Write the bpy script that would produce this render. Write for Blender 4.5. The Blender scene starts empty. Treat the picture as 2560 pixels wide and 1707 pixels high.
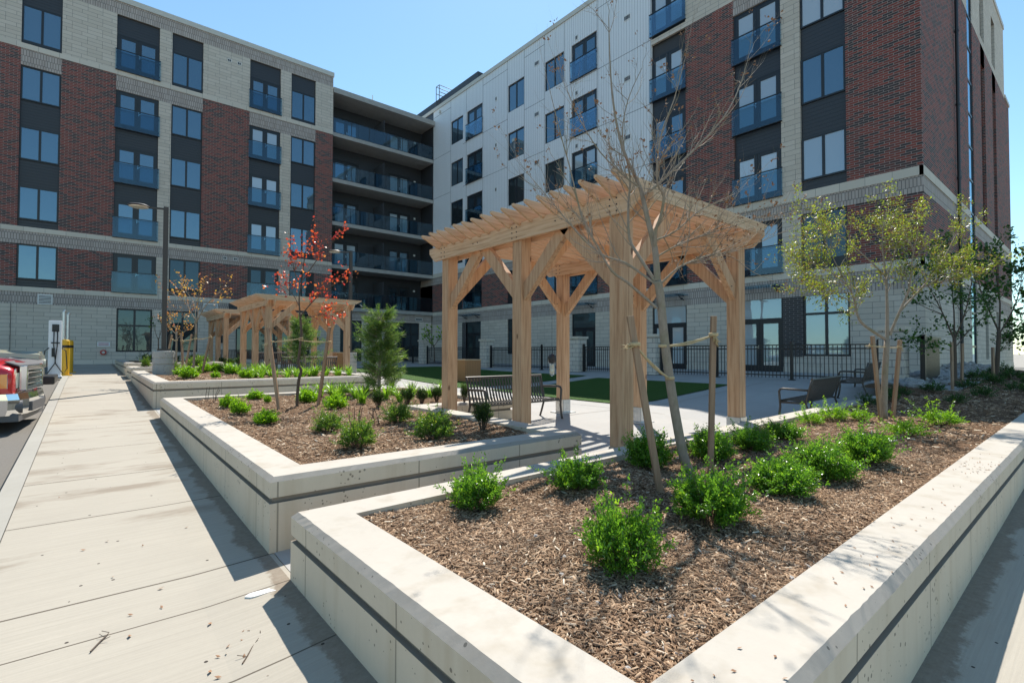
import bpy, math, random
import numpy as np
from mathutils import Matrix, Vector
random.seed(7)
SC = bpy.context.scene
COL = SC.collection
# ------------------------------------------------------------------ camera, sky, sun, exposure
FPX, IW, IH = 1263.0, 2560.0, 1707.0
_yaw, _pit, _rol = math.radians(40.0), math.radians(1.25), math.radians(0.10)
CF = np.array([math.sin(_yaw)*math.cos(_pit), math.cos(_yaw)*math.cos(_pit), math.sin(_pit)])
_r = np.array([math.cos(_yaw), -math.sin(_yaw), 0.0]); _u = np.cross(_r, CF)
CR = math.cos(_rol)*_r + math.sin(_rol)*_u
CU = -math.sin(_rol)*_r + math.cos(_rol)*_u
cam = bpy.data.objects.new('camera', bpy.data.cameras.new('camera')); COL.objects.link(cam)
cam.matrix_world = Matrix(((CR[0], CU[0], -CF[0], 0), (CR[1], CU[1], -CF[1], 0), (CR[2], CU[2], -CF[2], 0), (0, 0, 0, 1)))
cam.data.sensor_width = 36.0; cam.data.lens = 36.0*FPX/IW
cam.data.clip_start = 0.05; cam.data.clip_end = 6000
SC.camera = cam
SUN_EL, SUN_AZ = math.radians(54.0), math.radians(45.8)      # azimuth from +Y towards +X
W = bpy.data.worlds.new('World'); SC.world = W; W.use_nodes = True
nt = W.node_tree; bg = nt.nodes['Background']
sky = nt.nodes.new('ShaderNodeTexSky'); sky.sky_type = 'NISHITA'; sky.sun_disc = False
sky.sun_elevation = SUN_EL; sky.sun_rotation = SUN_AZ
sky.altitude = 200; sky.air_density = 1.0; sky.dust_density = 0.15; sky.ozone_density = 3.0
tint = nt.nodes.new('ShaderNodeMix'); tint.data_type = 'RGBA'; tint.blend_type = 'MULTIPLY'; tint.inputs[0].default_value = 1.0; tint.inputs[7].default_value = (0.88, 1.0, 0.90, 1)
nt.links.new(sky.outputs['Color'], tint.inputs[6]); nt.links.new(tint.outputs[2], bg.inputs['Color']); bg.inputs['Strength'].default_value = 0.105
sun = bpy.data.objects.new('sun', bpy.data.lights.new('sun', 'SUN')); COL.objects.link(sun)
sun.data.energy = 3.5; sun.data.angle = math.radians(0.53); sun.data.color = (1.0, 0.95, 0.87)
sdir = Vector((math.sin(SUN_AZ)*math.cos(SUN_EL), math.cos(SUN_AZ)*math.cos(SUN_EL), math.sin(SUN_EL)))
sun.rotation_euler = sdir.to_track_quat('Z', 'Y').to_euler()
sun.location = (0, 0, 40)
SC.view_settings.view_transform = 'Standard'; SC.view_settings.look = 'None'
SC.view_settings.exposure = 1.1; SC.view_settings.gamma = 1.0
SC.cycles.max_bounces = 8; SC.cycles.transparent_max_bounces = 12
SC.cycles.use_denoising = True

def ray(px, py):
    return CF + CR*((px-IW/2)/FPX) + CU*((IH/2-py)/FPX)
def atz(px, py, z):
    d = ray(px, py); return d*(z/d[2])
def atd(px, py, depth):
    return ray(px, py)*depth
# ------------------------------------------------------------------ helpers
MAT = {}
def new_mat(name):
    m = bpy.data.materials.new(name); m.use_nodes = True; MAT[name] = m
    t = m.node_tree; t.nodes.clear()
    return m, t
class NT:
    def __init__(s, t): s.t = t
    def n(s, typ, **kw):
        nd = s.t.nodes.new('ShaderNode'+typ)
        for k, v in kw.items():
            if k.startswith('i_'):
                key = k[2:]; key = int(key) if key.isdigit() else key.replace('_', ' ')
                s.put(nd.inputs[key], v)
            else: setattr(nd, k, v)
        return nd
    def put(s, sock, v):
        if isinstance(v, bpy.types.NodeSocket): s.t.links.new(v, sock)
        elif isinstance(v, bpy.types.Node): s.t.links.new(v.outputs[0], sock)
        else:
            if hasattr(sock.default_value, '__len__') and not hasattr(v, '__len__'): v = (v, v, v)
            if hasattr(v, '__len__') and len(v) == 3 and sock.type == 'RGBA': v = (*v, 1)
            sock.default_value = v
    def math(s, op, a, b=0.0, c=None, clamp=False):
        nd = s.t.nodes.new('ShaderNodeMath'); nd.operation = op; nd.use_clamp = clamp
        s.put(nd.inputs[0], a); s.put(nd.inputs[1], b)
        if c is not None: s.put(nd.inputs[2], c)
        return nd.outputs[0]
    def mix(s, f, a, b, typ='MIX'):
        nd = s.t.nodes.new('ShaderNodeMix'); nd.data_type = 'RGBA'; nd.blend_type = typ
        s.put(nd.inputs[0], f); s.put(nd.inputs[6], a); s.put(nd.inputs[7], b)
        return nd.outputs[2]
    def pos(s): return s.n('NewGeometry').outputs['Position']
    def xyz(s, v):
        nd = s.n('SeparateXYZ'); s.put(nd.inputs[0], v); return nd.outputs
    def comb(s, x, y, z=0.0):
        nd = s.n('CombineXYZ'); s.put(nd.inputs[0], x); s.put(nd.inputs[1], y); s.put(nd.inputs[2], z); return nd.outputs[0]
    def noise(s, vec, scale, detail=4, rough=0.55):
        nd = s.n('TexNoise'); s.put(nd.inputs['Vector'], vec); nd.inputs['Scale'].default_value = scale
        nd.inputs['Detail'].default_value = detail; nd.inputs['Roughness'].default_value = rough
        return nd.outputs['Fac']
    def scale(s, vec, k):
        nd = s.n('VectorMath', operation='MULTIPLY'); s.put(nd.inputs[0], vec); nd.inputs[1].default_value = k; return nd.outputs[0]
    def ramp(s, fac, stops, interp='LINEAR'):
        nd = s.n('ValToRGB'); s.put(nd.inputs[0], fac); r = nd.color_ramp; r.interpolation = interp
        while len(r.elements) < len(stops): r.elements.new(0.5)
        for e, (p, c) in zip(r.elements, stops):
            e.position = p; e.color = (*c, 1) if hasattr(c, '__len__') else (c, c, c, 1)
        return nd.outputs[0]
    def bump(s, h, strength=0.3, dist=0.02):
        nd = s.n('Bump'); s.put(nd.inputs['Height'], h); nd.inputs['Strength'].default_value = strength
        nd.inputs['Distance'].default_value = dist; return nd.outputs[0]
    def out(s, sh):
        o = s.n('OutputMaterial'); s.t.links.new(sh if isinstance(sh, bpy.types.NodeSocket) else sh.outputs[0], o.inputs[0])
    def princ(s, col, rough=0.6, metal=0.0, spec=0.5, normal=None, coat=0.0):
        p = s.n('BsdfPrincipled'); s.put(p.inputs['Base Color'], col); s.put(p.inputs['Roughness'], rough)
        s.put(p.inputs['Metallic'], metal); p.inputs['Specular IOR Level'].default_value = spec
        p.inputs['Coat Weight'].default_value = coat
        if normal is not None: s.put(p.inputs['Normal'], normal)
        return p
def simple(name, col, rough=0.6, metal=0.0, spec=0.5, var=0.12, vs=6.0, coat=0.0):
    m, t = new_mat(name); N = NT(t)
    c = N.mix(N.noise(N.pos(), vs), tuple(x*(1-var) for x in col), tuple(min(1, x*(1+var)) for x in col))
    N.out(N.princ(c, rough, metal, spec, coat=coat)); return m
def uz(N):          # facade coordinates: horizontal run (x+y) and height
    p = N.xyz(N.pos()); return N.math('ADD', p[0], p[1]), p[2], p
def brick_mat(name, ramp, bw, bh, mortar, msize=0.012, rough=0.85, off=0.5, tone=0.25, bumpd=0.006, freq=2):
    m, t = new_mat(name); N = NT(t); u, z, p = uz(N)
    b = N.n('TexBrick'); N.put(b.inputs['Vector'], N.comb(u, z)); b.offset = off; b.offset_frequency = freq
    for k, v in (('Scale', 1.0), ('Mortar Size', msize), ('Mortar Smooth', 0.1), ('Bias', 0.0), ('Brick Width', bw), ('Row Height', bh)): b.inputs[k].default_value = v
    b.inputs['Color1'].default_value = (0, 0, 0, 1); b.inputs['Color2'].default_value = (1, 1, 1, 1); b.inputs['Mortar'].default_value = (0.5, 0.5, 0.5, 1)
    c = N.ramp(b.outputs['Color'], ramp)
    big = N.noise(N.pos(), 0.35, 3)
    c = N.mix(N.math('MULTIPLY', N.noise(N.pos(), 9.0), tone), c, (0.01, 0.01, 0.01), 'MIX')
    c = N.mix(N.math('MULTIPLY', big, 0.18), c, mortar)
    c = N.mix(b.outputs['Fac'], c, mortar)
    N.out(N.princ(c, rough, normal=N.bump(N.math('SUBTRACT', 1.0, b.outputs['Fac']), 0.5, bumpd), spec=0.3)); return m
brick_mat('brick', [(0.0, (0.28, 0.050, 0.036)), (0.35, (0.23, 0.042, 0.031)), (0.62, (0.16, 0.040, 0.035)), (0.72, (0.05, 0.032, 0.036)), (1.0, (0.032, 0.028, 0.034))], 0.30, 0.083, (0.30, 0.24, 0.21), 0.010, tone=0.30)
brick_mat('dark_brick', [(0.0, (0.035, 0.03, 0.034)), (1.0, (0.055, 0.045, 0.045))], 0.30, 0.083, (0.2, 0.19, 0.18), 0.010)
brick_mat('stone_block', [(0.0, (0.60, 0.525, 0.435)), (1.0, (0.68, 0.60, 0.505))], 0.62, 0.2, (0.26, 0.235, 0.21), 0.008, tone=0.10, off=0.37, freq=3)
brick_mat('soldier', [(0.0, (0.44, 0.37, 0.325)), (1.0, (0.54, 0.465, 0.415))], 0.105, 0.31, (0.15, 0.135, 0.125), 0.010, tone=0.12, off=0.5)
brick_mat('band_stone', [(0.0, (0.64, 0.57, 0.475)), (1.0, (0.70, 0.625, 0.525))], 0.80, 9.0, (0.25, 0.23, 0.21), 0.006, tone=0.08)
brick_mat('pier_block', [(0.0, (0.60, 0.54, 0.46)), (1.0, (0.68, 0.62, 0.54))], 0.40, 0.19, (0.22, 0.2, 0.19), 0.010, tone=0.1)
def siding(name, col, pitch, horizontal=False, depth=0.012, rough=0.45, sharp=0.1):
    m, t = new_mat(name); N = NT(t); u, z, p = uz(N)
    f = N.math('FRACT', N.math('DIVIDE', z if horizontal else u, pitch))
    g = N.math('LESS_THAN', f, sharp)
    c = N.mix(N.noise(N.pos(), 0.5, 3), tuple(x*0.92 for x in col), col)
    c = N.mix(g, c, tuple(x*0.45 for x in col))
    N.out(N.princ(c, rough, normal=N.bump(N.math('SUBTRACT', 1.0, g), 0.6, depth))); return m
siding('white_siding', (0.80, 0.80, 0.81), 0.17, depth=0.02)
siding('dark_siding', (0.035, 0.037, 0.043), 0.15, True)
siding('slat_wood', (0.42, 0.20, 0.085), 0.075, depth=0.012, rough=0.6)
simple('frame_dark', (0.016, 0.018, 0.022), 0.4)
simple('seam_dark', (0.10, 0.10, 0.105), 0.6)
simple('cap_metal', (0.55, 0.52, 0.46), 0.5)
simple('roof_dark', (0.05, 0.052, 0.058), 0.8)
simple('slab_concrete', (0.36, 0.345, 0.32), 0.85, var=0.2, vs=3)
simple('vent_white', (0.68, 0.67, 0.64), 0.5)
simple('black_metal', (0.012, 0.012, 0.013), 0.4, spec=0.5)
simple('bench_metal', (0.06, 0.052, 0.046), 0.42, metal=0.2)
simple('galvanised', (0.55, 0.56, 0.56), 0.35, metal=0.8, var=0.25, vs=25)
simple('pole_bronze', (0.055, 0.042, 0.034), 0.45)
simple('chrome', (0.75, 0.76, 0.78), 0.06, metal=1.0, var=0.02)
simple('red_paint', (0.52, 0.008, 0.014), 0.22, coat=1.0, var=0.03)
simple('beige_paint', (0.42, 0.40, 0.29), 0.3, coat=0.8, var=0.05)
simple('grey_plastic', (0.08, 0.08, 0.085), 0.55)
simple('tyre_rubber', (0.012, 0.012, 0.012), 0.8)
simple('white_paint', (0.72, 0.73, 0.75), 0.35)
simple('yellow_paint', (0.62, 0.36, 0.015), 0.45, var=0.15)
simple('amber_lens', (0.80, 0.22, 0.015), 0.12, coat=1.0)
simple('lamp_lens', (0.70, 0.70, 0.60), 0.12, coat=1.0)
simple('bounce_ground', (0.30, 0.27, 0.23), 0.95)  # unseen far ground, tone set pale to bounce light onto the facades
simple('rope', (0.52, 0.40, 0.23), 0.9, var=0.25, vs=60)
simple('foam_white', (0.70, 0.68, 0.66), 0.7)
simple('blind_white', (0.6, 0.6, 0.58), 0.9)
simple('rock', (0.30, 0.29, 0.28), 0.85, var=0.5, vs=3)
simple('pebble', (0.40, 0.37, 0.34), 0.8, var=0.5, vs=14)
simple('sign_red', (0.45, 0.05, 0.04), 0.5)
simple('handle_metal', (0.6, 0.6, 0.6), 0.25, metal=1.0)
simple('dead_leaf', (0.28, 0.15, 0.08), 0.8, var=0.4, vs=30)
def pane_mat(name, inner, inner2, k0):
    m, t = new_mat(name); N = NT(t)
    lw = N.n('LayerWeight'); lw.inputs['Blend'].default_value = 0.25
    f = N.math('MULTIPLY_ADD', lw.outputs['Fresnel'], 0.75, k0, clamp=True)
    rnd = N.n('ObjectInfo').outputs['Random']
    c = N.mix(rnd, inner, inner2)
    z = N.xyz(N.pos())[2]
    d = N.n('BsdfDiffuse'); N.put(d.inputs['Color'], c)
    g = N.n('BsdfGlossy'); g.inputs['Roughness'].default_value = 0.015; g.inputs['Color'].default_value = (0.58, 0.82, 1.0, 1)
    nb = N.bump(N.noise(N.pos(), 0.9, 2), 0.06, 0.05); N.put(g.inputs['Normal'], nb)
    ms = N.n('MixShader'); N.put(ms.inputs[0], f); N.put(ms.inputs[1], d.outputs[0]); N.put(ms.inputs[2], g.outputs[0])
    N.out(ms)
pane_mat('pane_blue', (0.03, 0.055, 0.075), (0.09, 0.13, 0.16), 0.20)
pane_mat('pane_blind', (0.34, 0.37, 0.38), (0.50, 0.52, 0.52), 0.16)
pane_mat('pane_dark', (0.012, 0.016, 0.02), (0.05, 0.06, 0.06), 0.06)
def clear_glass(name, tint, k0, kd):
    m, t = new_mat(name); N = NT(t)
    lw = N.n('LayerWeight'); lw.inputs['Blend'].default_value = 0.3
    f = N.math('MULTIPLY_ADD', lw.outputs['Fresnel'], 0.35, k0, clamp=True)
    tr = N.n('BsdfTransparent'); tr.inputs['Color'].default_value = (*tint, 1)
    g = N.n('BsdfGlossy'); g.inputs['Roughness'].default_value = 0.02; g.inputs['Color'].default_value = (0.8, 0.9, 1, 1)
    d = N.n('BsdfDiffuse'); d.inputs['Color'].default_value = (0.05, 0.13, 0.20, 1)
    m1 = N.n('MixShader'); m1.inputs[0].default_value = kd; N.put(m1.inputs[1], tr.outputs[0]); N.put(m1.inputs[2], d.outputs[0])
    m2 = N.n('MixShader'); N.put(m2.inputs[0], f); N.put(m2.inputs[1], m1.outputs[0]); N.put(m2.inputs[2], g.outputs[0])
    N.out(m2)
clear_glass('rail_glass', (0.66, 0.79, 0.85), 0.04, 0.02)
clear_glass('lantern_glass', (0.9, 0.9, 0.88), 0.08, 0.05)
def concrete(name, col, joint=0.0, pits=True, stain=0.25, broom=False, rough=0.85):
    m, t = new_mat(name); N = NT(t); P = N.pos(); p = N.xyz(P)
    n1 = N.noise(P, 1.3, 5); n2 = N.noise(P, 14, 5, 0.7); n3 = N.noise(N.scale(P, (3.0, 3.0, 0.35)), 2.0, 3)
    c = N.mix(n1, tuple(x*0.86 for x in col), tuple(min(1, x*1.08) for x in col))
    c = N.mix(N.math('MULTIPLY', N.ramp(n3, [(0.5, 0.0), (0.75, 1.0)]), stain), c, (col[0]*0.62, col[1]*0.54, col[2]*0.42))
    c = N.mix(N.math('MULTIPLY', n2, 0.22), c, tuple(x*0.55 for x in col))
    h = n2
    if pits:
        v = N.n('TexVoronoi'); N.put(v.inputs['Vector'], P); v.inputs['Scale'].default_value = 24.0; v.feature = 'F1'
        thr = N.math('MULTIPLY', N.ramp(N.noise(P, 4.0, 2), [(0.40, 0.0), (0.68, 1.0)]), 0.26)
        pit = N.math('LESS_THAN', v.outputs['Distance'], thr)
        c = N.mix(N.math('MULTIPLY', pit, 0.75), c, tuple(x*0.2 for x in col))
    if broom:
        br = N.noise(N.scale(P, (1.5, 55.0, 1.0)), 1.0, 3)
        c = N.mix(N.math('MULTIPLY', br, 0.14), c, tuple(x*0.6 for x in col)); h = N.math('ADD', N.math('MULTIPLY', br, 0.8), n2)
    if joint:
        nr = N.xyz(N.n('NewGeometry').outputs['Normal'])
        isx = N.math('GREATER_THAN', N.math('ABSOLUTE', nr[0]), 0.6); isy = N.math('GREATER_THAN', N.math('ABSOLUTE', nr[1]), 0.6)
        jx = N.math('LESS_THAN', N.math('FRACT', N.math('DIVIDE', N.math('ADD', p[1], 0.37), joint)), 0.011)
        jy = N.math('LESS_THAN', N.math('FRACT', N.math('DIVIDE', N.math('ADD', p[0], 0.1), joint)), 0.011)
        j = N.math('MAXIMUM', N.math('MULTIPLY', isx, jx), N.math('MULTIPLY', isy, jy))
        c = N.mix(N.math('MULTIPLY', j, 0.7), c, tuple(x*0.3 for x in col)); h = N.math('SUBTRACT', h, j)
    N.out(N.princ(c, rough, spec=0.25, normal=N.bump(h, 0.25, 0.008))); return m
concrete('planter_concrete', (0.62, 0.53, 0.415), joint=1.22, stain=0.4)
concrete('cap_concrete', (0.50, 0.455, 0.39), stain=0.4, pits=False)
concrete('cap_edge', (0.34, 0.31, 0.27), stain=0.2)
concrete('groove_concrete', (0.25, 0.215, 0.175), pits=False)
concrete('drum_concrete', (0.45, 0.43, 0.39))
concrete('court_concrete', (0.41, 0.395, 0.37), pits=False, stain=0.1)
concrete('kerb_concrete', (0.37, 0.35, 0.305), pits=False, stain=0.1)
def sidewalk_mat():
    m, t = new_mat('sidewalk_concrete'); N = NT(t); P = N.pos(); p = N.xyz(P)
    col = (0.42, 0.38, 0.315)
    n1 = N.noise(P, 0.9, 5); n2 = N.noise(P, 30, 4, 0.7)
    br = N.noise(N.scale(P, (1.6, 75.0, 1.0)), 1.0, 4, 0.7)
    c = N.mix(n1, tuple(x*0.88 for x in col), tuple(x*1.1 for x in col))
    c = N.mix(N.math('MULTIPLY', N.ramp(br, [(0.35, 0.0), (0.7, 1.0)]), 0.35), c, tuple(x*0.62 for x in col))
    c = N.mix(N.math('MULTIPLY', n2, 0.2), c, tuple(x*0.6 for x in col))
    # washed-out soil: along the planter foot and in streaks across the walk
    west = N.math('LESS_THAN', p[0], 1.07)
    edge = N.math('MULTIPLY_ADD', west, N.math('SUBTRACT', p[1], p[0]), N.math('SUBTRACT', 0.67, p[1]))   # walk west of the planters: 0.67-x ; south path: 0.67-y
    edge = N.math('MULTIPLY_ADD', west, 0.40, edge)
    ragged = N.math('MULTIPLY_ADD', N.noise(N.comb(p[0], p[1]), 1.9, 6, 0.68), 0.46, -0.05)
    e2 = N.math('ADD', edge, N.math('MULTIPLY', N.noise(P, 30, 4, 0.8), 0.09))
    foot = N.ramp(N.math('DIVIDE', e2, N.math('MAXIMUM', ragged, 0.02)), [(0.80, 1.0), (1.0, 0.0)])
    foot = N.math('MULTIPLY', foot, N.math('MULTIPLY_ADD', N.noise(P, 22, 4, 0.75), 0.8, 0.35, clamp=True))
    foot = N.math('MULTIPLY', foot, N.math('GREATER_THAN', edge, -0.02))
    s = N.noise(N.scale(P, (0.55, 1.6, 1.0)), 1.25, 5, 0.62)
    band = N.math('MULTIPLY', N.ramp(s, [(0.54, 0.0), (0.66, 1.0)]), N.math('GREATER_THAN', p[1], 4.6))
    dirt = N.math('MAXIMUM', N.math('MULTIPLY', foot, 0.85), N.math('MULTIPLY', band, 0.55))
    c = N.mix(dirt, c, (0.17, 0.125, 0.085))
    sp = N.n('TexVoronoi'); N.put(sp.inputs['Vector'], P); sp.inputs['Scale'].default_value = 5.0
    c = N.mix(N.math('LESS_THAN', sp.outputs['Distance'], 0.05), c, (0.05, 0.04, 0.035))
    # tooled joints
    j = None
    for yj in (0.2, 1.95, 2.77, 3.6, 4.12, 5.9, 7.42, 9.2, 11.0, 13.0, 15.2, 17.4, 19.6, 21.8, 24.0, 26.5, 29.0, 31.5):
        l = N.math('LESS_THAN', N.math('ABSOLUTE', N.math('SUBTRACT', p[1], yj)), 0.006 if yj < 4 else 0.009)
        j = l if j is None else N.math('MAXIMUM', j, l)
    c = N.mix(N.math('MULTIPLY', j, 0.85), c, (0.07, 0.055, 0.04))
    h = N.math('SUBTRACT', N.math('ADD', br, n2), N.math('MULTIPLY', j, 3.0))
    N.out(N.princ(c, 0.9, spec=0.2, normal=N.bump(h, 0.3, 0.004)))
sidewalk_mat()
def asphalt_mat():
    m, t = new_mat('asphalt'); N = NT(t); P = N.pos()
    n = N.noise(P, 60, 3, 0.8); c = N.mix(n, (0.08, 0.073, 0.066), (0.26, 0.24, 0.215))
    c = N.mix(N.noise(P, 0.6, 4), c, (0.18, 0.165, 0.14))
    N.out(N.princ(c, 0.95, spec=0.2, normal=N.bump(n, 0.5, 0.01)))
asphalt_mat()
def mulch_mat():
    m, t = new_mat('mulch_soil'); N = NT(t); P = N.pos()
    n = N.noise(N.scale(P, (1, 1, 1)), 45, 5, 0.75); n2 = N.noise(P, 1.6, 3)
    c = N.ramp(n, [(0.3, (0.04, 0.022, 0.013)), (0.5, (0.17, 0.10, 0.058)), (0.68, (0.35, 0.23, 0.14))])
    c = N.mix(N.math('MULTIPLY', n2, 0.35), c, (0.09, 0.055, 0.035))
    N.out(N.princ(c, 0.95, spec=0.1, normal=N.bump(n, 0.9, 0.03)))
mulch_mat()
def chip_mat():
    m, t = new_mat('wood_chip'); N = NT(t)
    a = N.n('Attribute', attribute_name='tone').outputs['Fac']
    c = N.ramp(a, [(0.0, (0.05, 0.027, 0.015)), (0.3, (0.21, 0.125, 0.072)), (0.6, (0.39, 0.255, 0.155)), (0.9, (0.54, 0.40, 0.27)), (1.0, (0.74, 0.62, 0.47))])
    N.out(N.princ(c, 0.85, spec=0.25))
chip_mat()
def grass_mat():
    m, t = new_mat('turf'); N = NT(t); P = N.pos()
    n = N.noise(N.scale(P, (1, 1, 1)), 70, 4, 0.8)
    c = N.ramp(n, [(0.3, (0.02, 0.055, 0.008)), (0.7, (0.07, 0.16, 0.02))])
    N.out(N.princ(c, 0.85, spec=0.2, normal=N.bump(n, 1.0, 0.04)))
grass_mat()
def wood_mat(name, axis, cols, knots=True, rough=0.7, fine=30.0):
    m, t = new_mat(name); N = NT(t); P = N.pos()
    k = [1.0, 1.0, 1.0]; k[axis] = 0.05
    oi = N.n('ObjectInfo').outputs['Random']
    vv = N.n('VectorMath', operation='ADD'); N.put(vv.inputs[0], N.scale(P, tuple(k))); N.put(vv.inputs[1], N.comb(N.math('MULTIPLY', oi, 13.0), 0, 0))
    v = vv.outputs[0]
    g = N.noise(v, fine, 5, 0.65); g2 = N.noise(v, 5.0, 3)
    c = N.ramp(g, [(0.36, cols[0]), (0.50, cols[1]), (0.64, cols[2])])
    c = N.mix(N.math('MULTIPLY', g2, 0.45), c, cols[3])
    c = N.mix(N.math('MULTIPLY', N.noise(P, 0.8, 2), 0.3), c, cols[4])
    if knots:
        kk = [3.2, 3.2, 3.2]; kk[axis] = 1.5
        vo = N.n('TexVoronoi'); N.put(vo.inputs['Vector'], N.scale(P, tuple(kk))); vo.inputs['Scale'].default_value = 1.0
        kn = N.ramp(vo.outputs['Distance'], [(0.045, 1.0), (0.09, 0.0)])
        c = N.mix(N.math('MULTIPLY', kn, 0.8), c, (0.10, 0.04, 0.02))
    N.out(N.princ(c, rough, spec=0.25, normal=N.bump(g, 0.25, 0.004)))
CED = [(0.42, 0.245, 0.135), (0.62, 0.42, 0.26), (0.70, 0.51, 0.345), (0.50, 0.29, 0.155), (0.60, 0.45, 0.31)]
for i, a in enumerate('xy'): wood_mat('cedar_'+a, i, CED)
wood_mat('cedar_z', 2, [(0.34, 0.18, 0.095), (0.54, 0.335, 0.195), (0.62, 0.42, 0.265), (0.42, 0.21, 0.105), (0.52, 0.36, 0.24)])
wood_mat('stake_wood', 2, [(0.24, 0.15, 0.09), (0.34, 0.22, 0.14), (0.40, 0.28, 0.18), (0.26, 0.16, 0.1), (0.3, 0.22, 0.16)], False)
def bark_mat(name, a, b, c3):
    m, t = new_mat(name); N = NT(t); P = N.pos()
    n = N.noise(N.scale(P, (1, 1, 0.35)), 40, 4, 0.7)
    c = N.mix(n, a, b); c = N.mix(N.math('MULTIPLY', N.ramp(N.noise(P, 5, 3), [(0.5, 0), (0.7, 1)]), 0.5), c, c3)
    N.out(N.princ(c, 0.85, spec=0.2, normal=N.bump(n, 0.4, 0.006)))
bark_mat('bark_grey', (0.18, 0.14, 0.105), (0.42, 0.35, 0.28), (0.16, 0.16, 0.06))
bark_mat('bark_dark', (0.06, 0.042, 0.032), (0.16, 0.12, 0.09), (0.1, 0.08, 0.06))
def leaf_mat(name, cols, trans, gloss=0.35):
    m, t = new_mat(name); N = NT(t)
    a = N.n('Attribute', attribute_name='tone').outputs['Fac']
    n = len(cols); c = N.ramp(a, [(i/(n-1), k) for i, k in enumerate(cols)])
    p = N.princ(c, gloss, spec=0.45)
    tr = N.n('BsdfTranslucent'); N.put(tr.inputs['Color'], N.mix(1.0, c, trans, 'MULTIPLY'))
    ms = N.n('MixShader'); ms.inputs[0].default_value = 0.42; N.put(ms.inputs[1], p.outputs[0]); N.put(ms.inputs[2], tr.outputs[0])
    N.out(ms)
leaf_mat('leaf_rose', [(0.05, 0.12, 0.02), (0.08, 0.18, 0.026), (0.13, 0.25, 0.03), (0.30, 0.40, 0.035)], (2.4, 2.5, 1.1), 0.22)
leaf_mat('leaf_lime', [(0.07, 0.16, 0.015), (0.14, 0.28, 0.02), (0.24, 0.40, 0.02), (0.32, 0.45, 0.03)], (2.2, 2.2, 1.0))
leaf_mat('leaf_mixed', [(0.035, 0.085, 0.02), (0.07, 0.15, 0.025), (0.15, 0.22, 0.03), (0.34, 0.22, 0.05)], (2.3, 2.3, 1.2))
leaf_mat('leaf_yew', [(0.010, 0.03, 0.010), (0.02, 0.055, 0.014), (0.05, 0.10, 0.015), (0.22, 0.26, 0.02)], (1.8, 1.8, 1.0))
leaf_mat('leaf_lily', [(0.05, 0.13, 0.012), (0.09, 0.20, 0.018), (0.15, 0.28, 0.025), (0.26, 0.38, 0.05)], (2.0, 2.0, 1.0))
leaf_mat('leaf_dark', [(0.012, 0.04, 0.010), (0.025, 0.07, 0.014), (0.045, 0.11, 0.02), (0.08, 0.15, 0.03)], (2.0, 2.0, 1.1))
leaf_mat('leaf_needle', [(0.035, 0.075, 0.022), (0.07, 0.13, 0.035), (0.12, 0.20, 0.05), (0.24, 0.28, 0.08)], (2.0, 2.0, 1.2), 0.5)
leaf_mat('leaf_red', [(0.20, 0.018, 0.025), (0.33, 0.045, 0.04), (0.5, 0.10, 0.03), (0.52, 0.22, 0.05)], (1.8, 1.5, 1.3))
leaf_mat('leaf_bronze', [(0.22, 0.075, 0.06), (0.34, 0.16, 0.07), (0.40, 0.24, 0.06), (0.42, 0.32, 0.09)], (1.8, 1.7, 1.2))
leaf_mat('leaf_olive', [(0.17, 0.085, 0.055), (0.17, 0.16, 0.035), (0.19, 0.25, 0.03), (0.30, 0.38, 0.05)], (1.8, 1.8, 1.0))

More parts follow.
